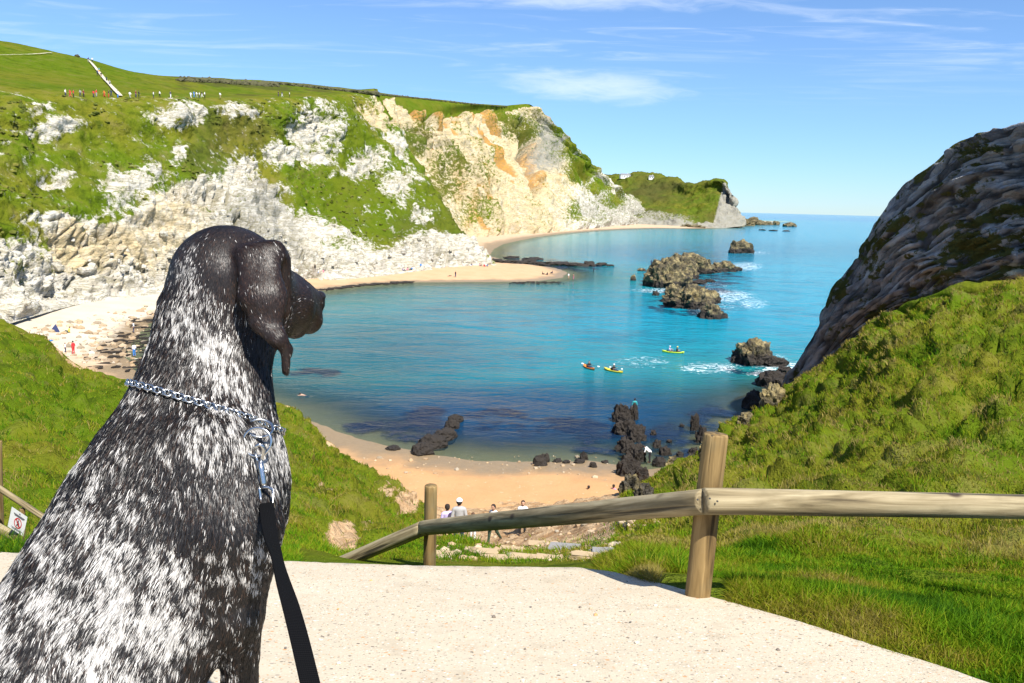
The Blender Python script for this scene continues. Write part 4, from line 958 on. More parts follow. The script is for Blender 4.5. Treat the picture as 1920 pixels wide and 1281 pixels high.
CLO = {'white': (.80, .80, .80), 'black': (.015, .015, .018), 'grey': (.36, .36, .36), 'red': (.62, .03, .035), 'navy': (.02, .03, .10), 'blue': (.04, .22, .62), 'green': (.03, .055, .03), 'pink': (.75, .25, .34), 'yellow': (.75, .58, .06), 'orange': (.72, .20, .03), 'brown': (.10, .05, .025), 'skin': (.52, .30, .20), 'tan': (.45, .34, .22), 'darkred': (.20, .03, .03), 'teal': (.03, .30, .32), 'blond': (.40, .26, .10), 'hair': (.018, .012, .009), 'lilac': (.50, .42, .70)}
def cloth(c): return plain('cloth_' + c, CLO[c], .85)
def hat_mesh():
    v, f = _ico[2]; m = v[f].mean(1)[:, 2] > -.05; q = v * [.122, .130, .105]; br = np.array([[np.cos(a) * r_ * .085, .085 + np.sin(a) * r_ * .075, -.004] for r_ in (.3, 1) for a in np.linspace(0, 2 * np.pi, 13)[:-1]])
    i = np.arange(12); j = (i + 1) % 12
    return merge([(q, [f[m]]), (br, [np.stack([i, j, j + 12, i + 12], -1)])])
_hat = None
def land(x, y):
    # the first point of the beach along the ray, behind any nearer bank
    r = ray(x, y).astype(float); r = r / np.linalg.norm(r); o_ = CAM + r * 60
    ok, loc, nor, idx, ob, mt = scene.ray_cast(_dg, Vector(o_), Vector(r))
    c = np.array(loc) if ok else S(x, y, 0.)
    c[2] = max(c[2], -.3); return c
def person(px_, py_, kind, shirt, trous, label, hair='hair', rz=0., height=1.7, group=None, hat=None, loc=None, near=False, shoes='brown', lift=0.):
    global _hat
    c = np.array(loc, float) if loc is not None else hit(px_, py_)[0]
    e = empty('person', c + [0, 0, lift], rz); tag(e, label, 'person', group); e.scale = (height / 1.79,) * 3
    for nm, me in pose(kind, .018 if near else .03).items():
        nm = nm.strip(); o = link(nm, me, e); m = {'body': M_skin, 'shirt': cloth(shirt), 'trousers': cloth(trous), 'shoe': cloth(shoes), 'hair': cloth(hair)}[nm]
        o.material_slots[0].link = 'OBJECT'; o.material_slots[0].material = m
    if hat:
        if _hat is None: _hat = new_mesh('cap', *hat_mesh(), M_skin)
        o = link('cap', _hat, e); hz = {'stand': 1.745, 'walk': 1.745, 'paddle': .915, 'sit': .90}.get(kind, 1.74)
        hy = {'stand': .01, 'walk': .09, 'paddle': .07, 'sit': -.12}.get(kind, 0); o.location = (0, hy, hz - .05)
        o.material_slots[0].link = 'OBJECT'; o.material_slots[0].material = cloth(hat)
    return e
def back_at(px_, py_, d_):                     # a foot point found along the ray but on the land at about distance d
    return hit(px_, py_)[0]

person(0, 0, 'stand', 'grey', 'navy', 'man in grey T-shirt and white cap seen from behind the low rail', hat='white', near=True, height=1.8, rz=.1, loc=P(860, 1024, 27))
person(0, 0, 'stand', 'lilac', 'black', 'dark-haired person in patterned shirt left of the man in grey', near=True, height=1.62, rz=.3, loc=P(838, 1024, 27.6))
person(0, 0, 'stand', 'white', 'white', 'small child in white right of the man in grey', hair='brown', near=True, height=1.12, rz=-.2, loc=P(886, 1016, 27.3))
w = person(0, 0, 'walk', 'white', 'green', 'woman with black hair, dark bag and long green trousers climbing the gully', near=True, height=1.68, rz=2.5, loc=P(926, 1017, 31))
person(0, 0, 'stand', 'white', 'black', 'black-haired person in white shirt holding something dark, right of the group', near=True, height=1.66, rz=math.pi, loc=P(979, 1004, 34))
# bag on the woman's back, and the dark bundle
def blob_thing(name, label, cat, c, s, mat, rz=0, seed=1):
    v_, f_ = _ico[3]; u = np.sign(v_) * np.abs(v_) ** .62; u = u * (1 + .08 * fbm(v_ * 2 + seed, 3))[:, None] * np.array(s) / 2
    b = mk(name, u, [f_], mat); b.location = c; b.rotation_euler = (0, 0, rz); tag(b, label, cat); return b
wl = np.array(w.location); o = blob_thing('shoulder_bag', 'dark bag hanging at the climbing woman\'s side', 'bag', wl + [-.27, -.02, 1.05], (.16, .34, .36), cloth('black'), .4)
pl_ = P(979, 1004, 34); blob_thing('folded_jacket', 'dark bundle held in front of the white-shirted person', 'jacket', pl_ + [0, -.27, 1.06], (.42, .18, .26), cloth('black'))
# on the near sand and rocks
person(1100, 936, 'sit', 'black', 'white', 'person in black sitting alone on the near sand', rz=.8, loc=land(1100, 932))
person(1154, 938, 'sit', 'pink', 'navy', 'pink-shouldered person sitting at the foot of the black ridge', rz=-.8, loc=land(1152, 930))
person(1218, 868, 'bend', 'white', 'black', 'person in white shirt bending over by the black ridge', rz=1.2)
person(1189, 778, 'stand', 'teal', 'white', 'tiny figure standing on the seaward end of the black ridge', rz=0)
# left beach
person(138, 664, 'stand', 'red', 'red', 'person in red swimwear standing on the left beach', rz=1.2, shoes='skin', loc=land(138, 664))
person(123, 661, 'stand', 'white', 'navy', 'child in white top and dark shorts next to the red swimmer', rz=-1.3, height=1.25, shoes='skin', loc=land(123, 661))
person(252, 668, 'stand', 'white', 'blue', 'person in white top and blue shorts paddling off the left shore', rz=1., shoes='skin', loc=land(252, 668))
person(251, 624, 'stand', 'white', 'navy', 'person in white and navy among the dark shore ledges', rz=2., loc=land(251, 624))
person(129, 624, 'sit', 'yellow', 'green', 'person in yellow sitting near the dark beach shelter', rz=2., loc=land(129, 624))
person(68, 639, 'lie', 'black', 'yellow', 'sunbather in black lying at the grass edge of the beach', rz=1.5, loc=land(68, 639))
c = land(78, 640); tv, tf = box(0, 0, .03, 1.3, .7, .05); o = mk('beach_towel', tv, tf, cloth('blue'), smooth=False); o.location = c + [.4, .6, 0]; tag(o, 'bright blue towel spread beside the sunbather in black', 'towel')
c = land(103, 622); e = empty('beach_shelter', c, .3); e.scale = (.55, .55, .7); tag(e, 'dark navy beach shelter pitched on the pale shingle', 'tent')
tv = np.array([[-1.2, -.7, 0], [1.2, -.7, 0], [.25, .1, 1.55], [-.2, .8, 0], [.9, .8, 0.]]); mk('canopy', tv, [np.array([[0, 1, 2], [0, 2, 3], [1, 4, 2], [2, 4, 3]])], cloth('navy'), e, False)
pv, pf = tube([(.25, .1, 0), (.25, .1, 1.62)], .03, 6); mk('pole', pv, pf, cloth('grey'), e)
# swimmer
sw = S(569, 741, 0.); person(0, 0, 'swim', 'skin', 'navy', 'lone swimmer in the shallow green water beside the dog', rz=1.3, loc=sw)
# the sand spit
SP = [(606, 511, 'sit', 'pink', 'navy', 'person in pink sitting at the cliff foot, leftmost on the spit'), (597, 512, 'sit', 'white', 'blue', 'person in white beside the leftmost pink sitter on the spit'),
      (580, 512, 'stand', 'black', 'navy', 'dark figure standing by the white cliff foot left of the pink sitter'),
      (756, 508, 'sit', 'lilac', 'navy', 'person in lilac at the left of the spit\'s middle group'), (764, 507, 'sit', 'pink', 'white', 'person in pink in the spit\'s middle group'), (772, 506, 'sit', 'blue', 'black', 'person in blue at the right of the spit\'s middle group'),
      (854, 520, 'stand', 'black', 'navy', 'dark figure standing upright in the middle of the spit'), (843, 518, 'lie', 'brown', 'black', 'sunbather lying beside the upright dark figure'),
      (868, 498, 'sit', 'white', 'navy', 'person in white sitting high on the spit under the cliff'), (884, 499, 'sit', 'navy', 'white', 'person in navy right of the white sitter under the cliff'), (900, 499, 'sit', 'pink', 'black', 'person in pink among those under the spur'), (908, 500, 'sit', 'red', 'navy', 'person in red among those under the spur'), (914, 500, 'sit', 'blue', 'navy', 'person in blue rightmost under the spur'),
      (789, 499, 'sit', 'blue', 'blue', 'person in bright blue at the foot of the white cliff'),
      (1018, 515, 'sit', 'black', 'black', 'dark sitter left in the trio at the end of the spit'), (1026, 516, 'sit', 'black', 'navy', 'dark sitter in the middle of the trio at the spit end'), (1035, 513, 'sit', 'navy', 'black', 'dark sitter right in the trio at the spit end'),
      (1066, 523, 'stand', 'white', 'skin', 'wader in white at the tip of the spit'), (1075, 524, 'stand', 'skin', 'pink', 'bare-chested wader right of the white wader'), (1113, 510, 'stand', 'navy', 'black', 'dark wader standing in the sea off the reef')]
for k, (x, y, ps, a, b, lab) in enumerate(SP):
    c = hit(x, y)[0]; c[2] = max(c[2], -.5)
    person(x, y, ps, a, b, lab, rz=(k * 1.7) % 6.28, group='bathers on the sand spit', loc=c)
for k, (x, a) in enumerate(((1221, 'navy'), (1226, 'black'), (1231, 'brown'))):
    person(x, 496 - k * .6, 'stand', a, 'navy', ['leftmost of three figures standing on the largest islet', 'middle of three figures standing on the largest islet', 'rightmost of three figures standing on the largest islet'][k], rz=k * 1.3, group='figures on the islet')
# walkers along the cliff top
RG = [(123, 'white', 'navy', 'walker in white and navy, leftmost on the cliff top'), (132, 'red', 'red', 'walker in red, first of the red pair at left of the cliff top'), (138, 'red', 'black', 'walker in red and black, second of the red pair'),
      (151, 'grey', 'navy', 'walker in grey between the two red groups'), (157, 'darkred', 'black', 'walker in dark red just left of the chalk path foot group'), (176, 'red', 'navy', 'walker in red and navy below the chalk path, left one'), (181, 'red', 'grey', 'walker in red and grey below the chalk path, right one'),
      (196, 'orange', 'red', 'walker in orange near the foot of the chalk path'), (204, 'black', 'red', 'walker in black with red trousers near the path foot'), (209, 'navy', 'navy', 'walker all in navy near the path foot'), (221, 'white', 'blue', 'walker in white and blue at the foot of the chalk path'),
      (244, 'white', 'grey', 'walker in white just right of the chalk path foot'), (255, 'darkred', 'navy', 'walker in dark red right of the chalk path'), (261, 'black', 'green', 'walker in black beside the dark red walker'),
      (288, 'white', 'navy', 'walker in white, left one of the two in the middle'), (300, 'white', 'black', 'walker in white, right one of the two in the middle'), (320, 'navy', 'white', 'walker in navy alone left of the white crowd'),
      (358, 'white', 'white', 'leftmost of the white crowd on the cliff top'), (364, 'blue', 'blue', 'walker in bright blue in the white crowd'), (369, 'white', 'grey', 'walker in white and grey in the crowd'), (374, 'white', 'navy', 'walker in white and navy in the crowd'), (379, 'black', 'white', 'walker in black and white in the crowd'), (384, 'white', 'black', 'rightmost of the white crowd on the cliff top'),
      (413, 'white', 'tan', 'walker in white and tan right of the crowd'), (522, 'black', 'navy', 'walker in black, left of the far cliff-top trio'), (529, 'navy', 'white', 'walker in navy, middle of the far cliff-top trio'), (543, 'white', 'black', 'walker in white and black, right of the far cliff-top trio')]
for k, (x, a, b, lab) in enumerate(RG):
    person(x, 183 + (k % 3) * .8 - (1.5 if x < 215 else 0) - (2 if x > 500 else 0), ('stand', 'walk')[k % 2], a, b, lab, rz=(1.57 if k % 2 else -1.57) + .3 * math.sin(k), group='walkers on the cliff top', height=1.72)
HP = [(166, 117, 'navy', 'grey', 'walker in navy at the very top of the chalk path'), (173, 117, 'white', 'navy', 'walker in white at the top of the chalk path'), (186, 137, 'teal', 'orange', 'walker in teal and orange halfway up the chalk path'), (183, 142, 'navy', 'black', 'walker in navy just below the teal walker'), (190, 146, 'black', 'tan', 'walker in black and tan midway on the chalk path'), (200, 154, 'green', 'black', 'walker in green low on the chalk path'), (206, 161, 'grey', 'navy', 'walker in grey, lowest on the chalk path')]
for k, (x, y, a, b, lab) in enumerate(HP): person(x, y, 'walk', a, b, lab, rz=(.4 if k % 2 else 3.5), group='walkers on the chalk path')

# ---- kayaks
def kayak(c, dirv, L, color, label, seats):
    rz = math.atan2(dirv[1], dirv[0]); e = empty('kayak', c, rz); tag(e, label, 'kayak')
    n = 21; t = np.linspace(-1, 1, n); hw = .36 * (1 - np.abs(t) ** 2.6) + .012; keel = -.10 + .16 * np.abs(t) ** 3; gun = .20 + .14 * np.abs(t) ** 3
    rows = []
    for i in range(n):
        a = np.linspace(np.pi, 2 * np.pi, 11); yy = hw[i] * np.cos(a); zz = gun[i] + (gun[i] - keel[i]) * np.sin(a)
        inn = [(hw[i] * .86, gun[i] + .02), (hw[i] * .7, gun[i] - .10 * (abs(t[i]) < .8)), (0, gun[i] - .14 * (abs(t[i]) < .8) + .03 * (abs(t[i]) >= .8)), (-hw[i] * .7, gun[i] - .10 * (abs(t[i]) < .8)), (-hw[i] * .86, gun[i] + .02)]
        rows.append([(t[i] * L / 2, y, z_) for y, z_ in zip(yy, zz)] + [(t[i] * L / 2, y, z_) for y, z_ in inn])
    g_ = np.array(rows); i = np.arange(n * 16).reshape(n, 16); j = np.roll(i, -1, 1)
    f_ = np.stack([i[:-1], j[:-1], j[1:], i[1:]], -1).reshape(-1, 4)
    mk('hull', g_.reshape(-1, 3), [f_], plain('kayak_' + color, CLO[color], .35), e)
    for x in seats: mk('seat', *box(x - .28, 0, .30, .06, .42, .34), cloth('black'), e, False)
    return e, rz
def paddle(c, rz, tilt, label):
    e = empty('paddle', c, rz); e.rotation_euler = (0, tilt, rz); tag(e, label, 'paddle')
    v_, f_ = tube([(-1.05, 0, 0), (1.05, 0, 0)], .018, 6); mk('shaft', v_, f_, cloth('black'), e)
    for s in (-1, 1):
        v_, f_ = _ico[2]; b = mk('blade', v_ * [.22, .02, .09], [f_], cloth('white'), e); b.location = (s * 1.18, 0, 0)
KY = [(1104, 691, (.45, -1), 2.9, 'orange', 'short orange kayak with one paddler in black, leftmost of three', [(0, 'black', 'paddler in black in the orange kayak', None, 'paddle held by the paddler in the orange kayak')]),
      (1150, 697, (.95, -1), 3.0, 'yellow', 'yellow kayak with one paddler, in the middle of three', [(0, 'black', 'paddler in dark top and white hat in the yellow kayak', 'white', 'paddle held by the paddler in the yellow kayak')]),
      (1262, 662, (1, -.28), 3.1, 'limegreen', 'lime and yellow two-seat kayak furthest out', [(-.55, 'lilac', 'front paddler in lilac and white hat in the two-seat kayak', 'white', 'pale paddle raised by the front paddler of the two-seat kayak'), (.5, 'black', 'rear paddler in black and yellow hat in the two-seat kayak', 'yellow', None)])]
CLO['limegreen'] = (.55, .66, .05)
for x, y, dv, L_, colr, lab, crew in KY:
    c = S(x, y, 0.); e, rz = kayak(c, dv, L_, colr, lab, [s_[0] for s_ in crew])
    for off, sh_, plab, hat_, padlab in crew:
        q_ = c + np.array([math.cos(rz) * off, math.sin(rz) * off, .10]); person(0, 0, 'paddle', sh_, 'navy', plab, rz=rz - math.pi / 2, hat=hat_, loc=q_)
        if padlab: paddle(q_ + np.array([math.cos(rz) * .42, math.sin(rz) * .42, .42]), rz + math.pi / 2, .22, padlab)

# ---- log fence beside the path
def log(name, A, B, ra, rb, mat, parent, seed=0, seg=20, n=28, cut=0):
    A, B = np.array(A, float), np.array(B, float); L_ = np.linalg.norm(B - A); z_ = np.linspace(0, L_, n); th = np.arange(seg) / seg * 2 * np.pi
    Z_, T_ = np.meshgrid(z_, th, indexing='ij'); r_ = (ra + (rb - ra) * Z_ / L_)
    r_ = r_ * (1 + .05 * fbm(np.stack([np.cos(T_) * 1.2 + seed, np.sin(T_) * 1.2, Z_ * 3.], -1), 3) + .025 * fbm(np.stack([np.cos(T_) * 4 + seed, np.sin(T_) * 4, Z_ * 1.], -1), 3))
    gq = np.stack([r_ * np.cos(T_), r_ * np.sin(T_), Z_], -1); gq[..., 0] += .006 * np.sin(Z_ * 2.3 + seed)
    # chamfered sawn ends
    end0 = gq[0] * [.93, .93, 1] - [0, 0, .006]; end1 = gq[-1] * [.93, .93, 1] + [0, 0, .006]
    gq = np.concatenate([end0[None], gq, end1[None]]); m = len(gq); i = np.arange(m * seg).reshape(m, seg); j = np.roll(i, -1, 1)
    v_ = np.concatenate([gq.reshape(-1, 3), gq[0].mean(0)[None], gq[-1].mean(0)[None]]); k = m * seg
    f_ = [np.stack([i[:-1], j[:-1], j[1:], i[1:]], -1).reshape(-1, 4), np.concatenate([np.stack([np.full(seg, k), j[0], i[0]], -1), np.stack([np.full(seg, k + 1), i[-1], j[-1]], -1)])]
    o = mk(name, v_, f_, mat, parent); o.rotation_mode = 'QUATERNION'; o.rotation_quaternion = Vector(B - A).to_track_quat('Z', 'Y')
    o.location = A - (np.array(parent.location) if parent else 0); return o
pb = on_path(1311, 1119); DPo = float(pb[1]); pt = P(1343, 817, DPo + .06)
fe = empty('log_fence', pb); tag(fe, 'round log post-and-rail fence beside the concrete path', 'fence')
log('post', pb - [0.01, 0, .25], pt, .046, .043, M_wood, fe, 1)
p2b = P(804, 1075, 5.35); p2t = P(808, 912, 5.35); log('post', p2b - [0, 0, .5], p2t, .046, .044, M_wood, fe, 4)
j1 = P(1322, 941, DPo - .06); j2 = P(794, 990, 5.26)
log('rail', j1, P(1990, 951, DPo + .25), .046, .046, M_rail, fe, 7, n=40)
log('rail', P(1318, 941, DPo - .05), j2, .044, .052, M_rail, fe, 11, n=40)
log('rail', P(792, 991, 5.26), P(600, 1073, 5.75), .052, .05, M_rail, fe, 15)
pr = P(1985, 1200, 3.55); log('post', pr - [0, 0, .3], P(1990, 830, 3.55), .046, .044, M_wood, fe, 18)
p3 = P(590, 1090, 5.85); log('post', p3 - [0, 0, .5], P(592, 1066, 5.85), .046, .044, M_wood, fe, 21)
M_iron = plain('dark_iron', (.05, .045, .04), .5)
for (x, y, d_) in ((1331, 935, DPo - .105), (1308, 937, DPo - .095), (1345, 940, DPo - .105)):
    v_, f_ = _ico[1]; o = mk('nail', v_ * .004, [f_], M_iron, fe); o.location = P(x, y, d_) - np.array(fe.location)

# left fence with the warning sign
lb = P(38, 1050, 7.0); le = empty('side_fence', lb); tag(le, 'pale timber fence with sloping rail at the left edge of the path', 'fence')
log('post', lb - [0, 0, .4], P(41, 955, 7.0), .026, .024, M_wood, le, 31, 12, 12)
log('post', P(-4, 1010, 7.4) - [0, 0, .4], P(-2, 828, 7.4), .032, .03, M_wood, le, 33, 12, 12)
log('rail', P(-60, 876, 7.1), P(110, 988, 6.95), .027, .027, M_rail, le, 35, 14, 24)
log('rail', P(-60, 958, 6.7), P(27, 1008, 6.6), .042, .042, M_rail, le, 37, 14, 16)
log('post', P(27, 1060, 6.6) - [0, 0, .3], P(28, 1003, 6.6), .024, .024, M_wood, le, 39, 12, 8)
cs = [P(23, 951, 6.50), P(52, 970, 6.62), P(43, 1006, 6.62), P(16, 988, 6.50)]
sc_ = sum(cs) / 4; se = empty('warning_sign', sc_); tag(se, 'white warning sign with a red no-walking symbol on the side fence', 'sign')
ux = (cs[1] - cs[0] + cs[2] - cs[3]) / 2; uy = (cs[0] - cs[3] + cs[1] - cs[2]) / 2; nn_ = np.cross(ux, uy); nn_ /= np.linalg.norm(nn_)
if nn_ @ (CAM - sc_) < 0: nn_ = -nn_
def sgn_pts(pts, off): return np.array([ux * a + uy * b for a, b in pts]) + nn_ * off
bq = [(-.5, -.5), (.5, -.5), (.5, .5), (-.5, .5)]; v_ = np.concatenate([sgn_pts(bq, 0), sgn_pts(bq, -.012)])
mk('board', v_, [np.array([[0, 1, 2, 3], [7, 6, 5, 4], [0, 4, 5, 1], [1, 5, 6, 2], [2, 6, 7, 3], [3, 7, 4, 0]])], plain('sign_white', (.78, .78, .80), .4), se, False)
asp = np.linalg.norm(ux) / np.linalg.norm(uy)
th = np.linspace(0, 2 * np.pi, 25)[:-1]; cx_, cy_ = .0, -.06
rg = [(cx_ + r_ * np.cos(a) / asp, cy_ + r_ * np.sin(a)) for r_ in (.25, .205) for a in th]; i = np.arange(24); j = (i + 1) % 24
mk('prohibition_ring', sgn_pts(rg, .003), [np.stack([i, j, j + 24, i + 24], -1)], plain('sign_red', (.6, .02, .03), .4), se, False)
bar = [(cx_ - .17 / asp, cy_ + .13), (cx_ - .13 / asp, cy_ + .17), (cx_ + .17 / asp, cy_ - .13), (cx_ + .13 / asp, cy_ - .17)]
mk('diagonal_bar', sgn_pts(bar, .005), [np.array([[0, 1, 2, 3]])], plain('sign_red', (.6, .02, .03), .4), se, False)
def bx2(a, b, w): a, b = np.array(a), np.array(b); n_ = np.array([-(b - a)[1], (b - a)[0]]); n_ = n_ / np.linalg.norm(n_) * w; return [a - n_, a + n_, b + n_, b - n_]
fig = bx2((0, .02), (0, -.10), .03) + bx2((0, -.09), (-.07, -.20), .02) + bx2((0, -.09), (.06, -.20), .02) + bx2((0, 0), (.09, -.07), .015) + bx2((0, 0), (-.08, -.05), .015) + bx2((0, .04), (0, .09), .028)
mk('walking_figure', sgn_pts([(a / asp, b) for a, b in fig], .004), [np.arange(24).reshape(6, 4)], cloth('black'), se, False)
tx = [];
for k, (yy, hw, h_) in enumerate(((.30, .36, .022), (.245, .30, .018), (-.36, .36, .010), (-.41, .30, .010), (.40, .05, .02))): tx += [(-hw, yy - h_), (hw, yy - h_), (hw, yy + h_), (-hw, yy + h_)]
mk('lettering', sgn_pts(tx, .003), [np.arange(20).reshape(5, 4)], plain('sign_ink', (.16, .16, .19), .5), se, False)

# ---- steps in the gully
M_stone = plain('step_stone', (.42, .31, .18), .9); M_board = plain('grey_board', (.24, .23, .22), .85)
ST = [(1058, 1031, 58, .30, .14, 'b', 'grey sleeper step, the widest at the right of the gully'), (1132, 1040, 44, .30, .12, 'b', 'short grey sleeper step beside the right-hand grass'), (1108, 1047, 74, .14, .07, 's', 'thin pale plank edging below the short grey sleeper'),
      (985, 1048, 60, .24, .06, 's', 'long pale tread right of the second post'), (925, 1050, 56, .24, .06, 's', 'pale tread just above the path lip'), (1030, 1050, 52, .22, .06, 's', 'pale tread under the grey sleeper'), (900, 1037, 66, .26, .07, 's', 'broad pale stone tread right of the second post'), (838, 1043, 46, .26, .07, 's', 'small pale tread close behind the second post'), (958, 1033, 50, .26, .07, 's', 'pale stone tread at the middle of the gully'), (1010, 1022, 40, .26, .07, 's', 'upper pale tread left of the grey sleeper')]
for k, (x, y, w, dp, hh, kd, lab) in enumerate(ST):
    c = hit(x, y)[0]; wd = w * c[1] / F; dp = (15 if kd == 'b' else 10) * c[1] / F / .42; hh = .05
    bm = bmesh.new(); bmesh.ops.create_cube(bm, size=1); bmesh.ops.bevel(bm, geom=bm.edges[:], offset=.06, segments=1, affect='EDGES')
    me = bpy.data.meshes.new('step'); bm.to_mesh(me); bm.free(); v_ = np.array([q_.co[:] for q_ in me.vertices]) * [wd, dp, hh]
    v_ += .008 * np.random.default_rng(k).normal(size=v_.shape) * [3, 1, .4]; me.vertices.foreach_set('co', v_.astype(np.float32).ravel()); me.materials.append(M_board if kd == 'b' else M_stone)
    o = link('step', me); o.location = c + [0, dp * .3, .0]; o.rotation_euler = (0, 0, -.12 + .1 * math.sin(k * 2.1)); tag(o, lab, 'step', 'steps in the gully')
# ------------------------------------------------------------------ the dog, its chain collar and lead
def C(px_, py_, dep): return CAM + RN @ np.array([(px_ - 960) / F * dep, (640.5 - py_) / F * dep, -dep])
VD = RN @ np.array([-.40, -.12, -1.]); VD /= np.linalg.norm(VD)
EX = RN @ np.array([1., 0, 0]); EY = RN @ np.array([0, 1., 0])
def dp(a, b, ra, rb, sq=None, k=.03, flow=1, region=0):
    A, B = C(*a), C(*b); ab = (B - A); n_ = np.linalg.norm(ab); fl = ab / n_ * flow if n_ > 1e-6 else -EY
    return (A, B, ra * a[2] / F, rb * b[2] / F, k, (VD, sq) if sq else None), fl, region
ch = [((428, 528, 1.20), 110, .92), ((398, 620, 1.19), 99, .9), ((382, 735, 1.17), 117, .82), ((370, 830, 1.145), 150, .76), ((345, 930, 1.115), 190, .72), ((300, 1040, 1.085), 208, .70), ((220, 1160, 1.045), 204, .70), ((138, 1290, 1.005), 206, .72), ((98, 1465, .975), 222, .78)]
DP = []
for (a, ra, s0), (b, rb, s1) in zip(ch[:-1], ch[1:]): DP.append(dp(a, b, ra * .955, rb * .955, (s0 + s1) / 2, .022))
DP += [dp((478, 540, 1.24), (528, 570, 1.30), 68, 58, None, .03, -1, 1), dp((528, 570, 1.30), (543, 572, 1.36), 57, 48, None, .02, -1, 1), dp((540, 546, 1.34), (583, 567, 1.40), 35, 26, None, .015, -1, 1), dp((560, 585, 1.37), (578, 600, 1.39), 36, 27, None, .010, -1, 1), dp((535, 596, 1.34), (552, 610, 1.36), 36, 26, None, .008, -1, 1),
       dp((500, 606, 1.25), (455, 640, 1.2), 46, 50, None, .025, 1, 1), dp((452, 640, 1.2), (430, 740, 1.17), 42, 58, None, .03, 1, 0),
       # shoulder, near foreleg, paw
       dp((415, 860, 1.06), (440, 990, 1.045), 86, 76, .6, .035), dp((440, 990, 1.045), (442, 1150, 1.06), 74, 49, .75, .025, 1, 2), dp((446, 1150, 1.06), (449, 1225, 1.085), 46, 36, None, .008, 1, 2), dp((449, 1225, 1.085), (451, 1400, 1.11), 35, 30, None, .005, 1, 2), dp((449, 1400, 1.11), (455, 1475, 1.12), 33, 31, None, .02, 1, 2),
       dp((428, 1160, 1.045), (426, 1185, 1.05), 18, 13, None, .012, 1, 2),
       # chest and far foreleg
       dp((450, 900, 1.16), (440, 1040, 1.16), 72, 62, .8, .03), dp((444, 1050, 1.20), (450, 1200, 1.23), 62, 34, .8, .02, 1, 2), dp((450, 1200, 1.23), (452, 1430, 1.25), 33, 28, None, .006, 1, 2),
       # haunches folded under the sitting dog
       dp((90, 1470, .90), (210, 1490, .93), 130, 90, .6, .04, 1, 3), dp((230, 1440, .92), (150, 1560, .90), 70, 42, None, .03, 1, 3), dp((160, 1420, 1.12), (290, 1470, 1.12), 100, 66, .7, .02, 1, 3)]
# ears: folded flaps
DP += [dp((462, 482, 1.135), (466, 556, 1.118), 16, 18, None, .014, 1, 4), dp((466, 556, 1.118), (482, 606, 1.115), 18, 13, None, .012, 1, 4),
       dp((500, 482, 1.135), (503, 556, 1.115), 25, 28, .5, .014, 1, 4), dp((503, 556, 1.115), (512, 612, 1.115), 28, 20, .5, .012, 1, 4),
       dp((462, 474, 1.14), (515, 472, 1.15), 15, 20, None, .015, 1, 4), dp((528, 486, 1.16), (537, 585, 1.18), 17, 12, None, .006, 1, 4),
       dp((484, 608, 1.11), (520, 634, 1.11), 15, 17, .7, .006, 1, 4), dp((520, 634, 1.11), (537, 655, 1.12), 16, 12, .8, .006, 1, 4), dp((537, 653, 1.12), (536, 696, 1.12), 11, 8, None, .004, 1, 4),
       dp((338, 500, 1.21), (314, 570, 1.21), 18, 15, None, .014, 1, 4), dp((314, 570, 1.21), (303, 636, 1.21), 14, 11, None, .014, 1, 4), dp((303, 636, 1.21), (298, 664, 1.21), 10, 7, None, .012, 1, 4)]
# paws rest on the path
def paw(leg_px, dep):
    a = C(*leg_px, dep); g_ = a.copy(); g_[2] = path_z(a[1]) + .02; fw = np.array([.75, .66, 0])
    out = [((a, g_ + fw * .02, .026, .026, .015, None), -EY, 2)]
    for s in (-1.5, -.5, .5, 1.5):
        sd_ = np.array([.66, -.75, 0]) * s * .013; out.append(((g_ + fw * .02 + sd_, g_ + fw * .065 + sd_ * 1.15, .017, .0155, .008, None), fw, 2))
    return out
DP += paw((455, 1470), 1.12) + paw((446, 1425), 1.25)
g_ = C(150, 1555, .90); g_[2] = path_z(g_[1]) + .028; DP += [((C(150, 1555, .9), g_, .03, .03, .02, None), -EY, 3), ((g_, g_ + np.array([.11, .09, -.02]), .028, .022, .02, None), EX, 3)]
g_ = C(290, 1470, 1.12); g2 = g_.copy(); g2[2] = path_z(g2[1]) + .03; DP += [((g_, g2, .05, .032, .02, None), -EY, 3), ((g2, g2 + np.array([.10, .08, -.02]), .028, .022, .02, None), EX, 3)]
prims = [d_[0] for d_ in DP]
dv, df = sdf_mesh(prims, .0058, .03)
def tri_normals(v_, f_):
    a, b, c_, d_ = (v_[f_[:, i]] for i in range(4)); fn = np.cross(c_ - a, d_ - b); vn = np.zeros_like(v_)
    for i in range(4): np.add.at(vn, f_[:, i], fn)
    return vn / np.maximum(np.linalg.norm(vn, axis=1)[:, None], 1e-12), fn
dn, dfn = tri_normals(dv, df)
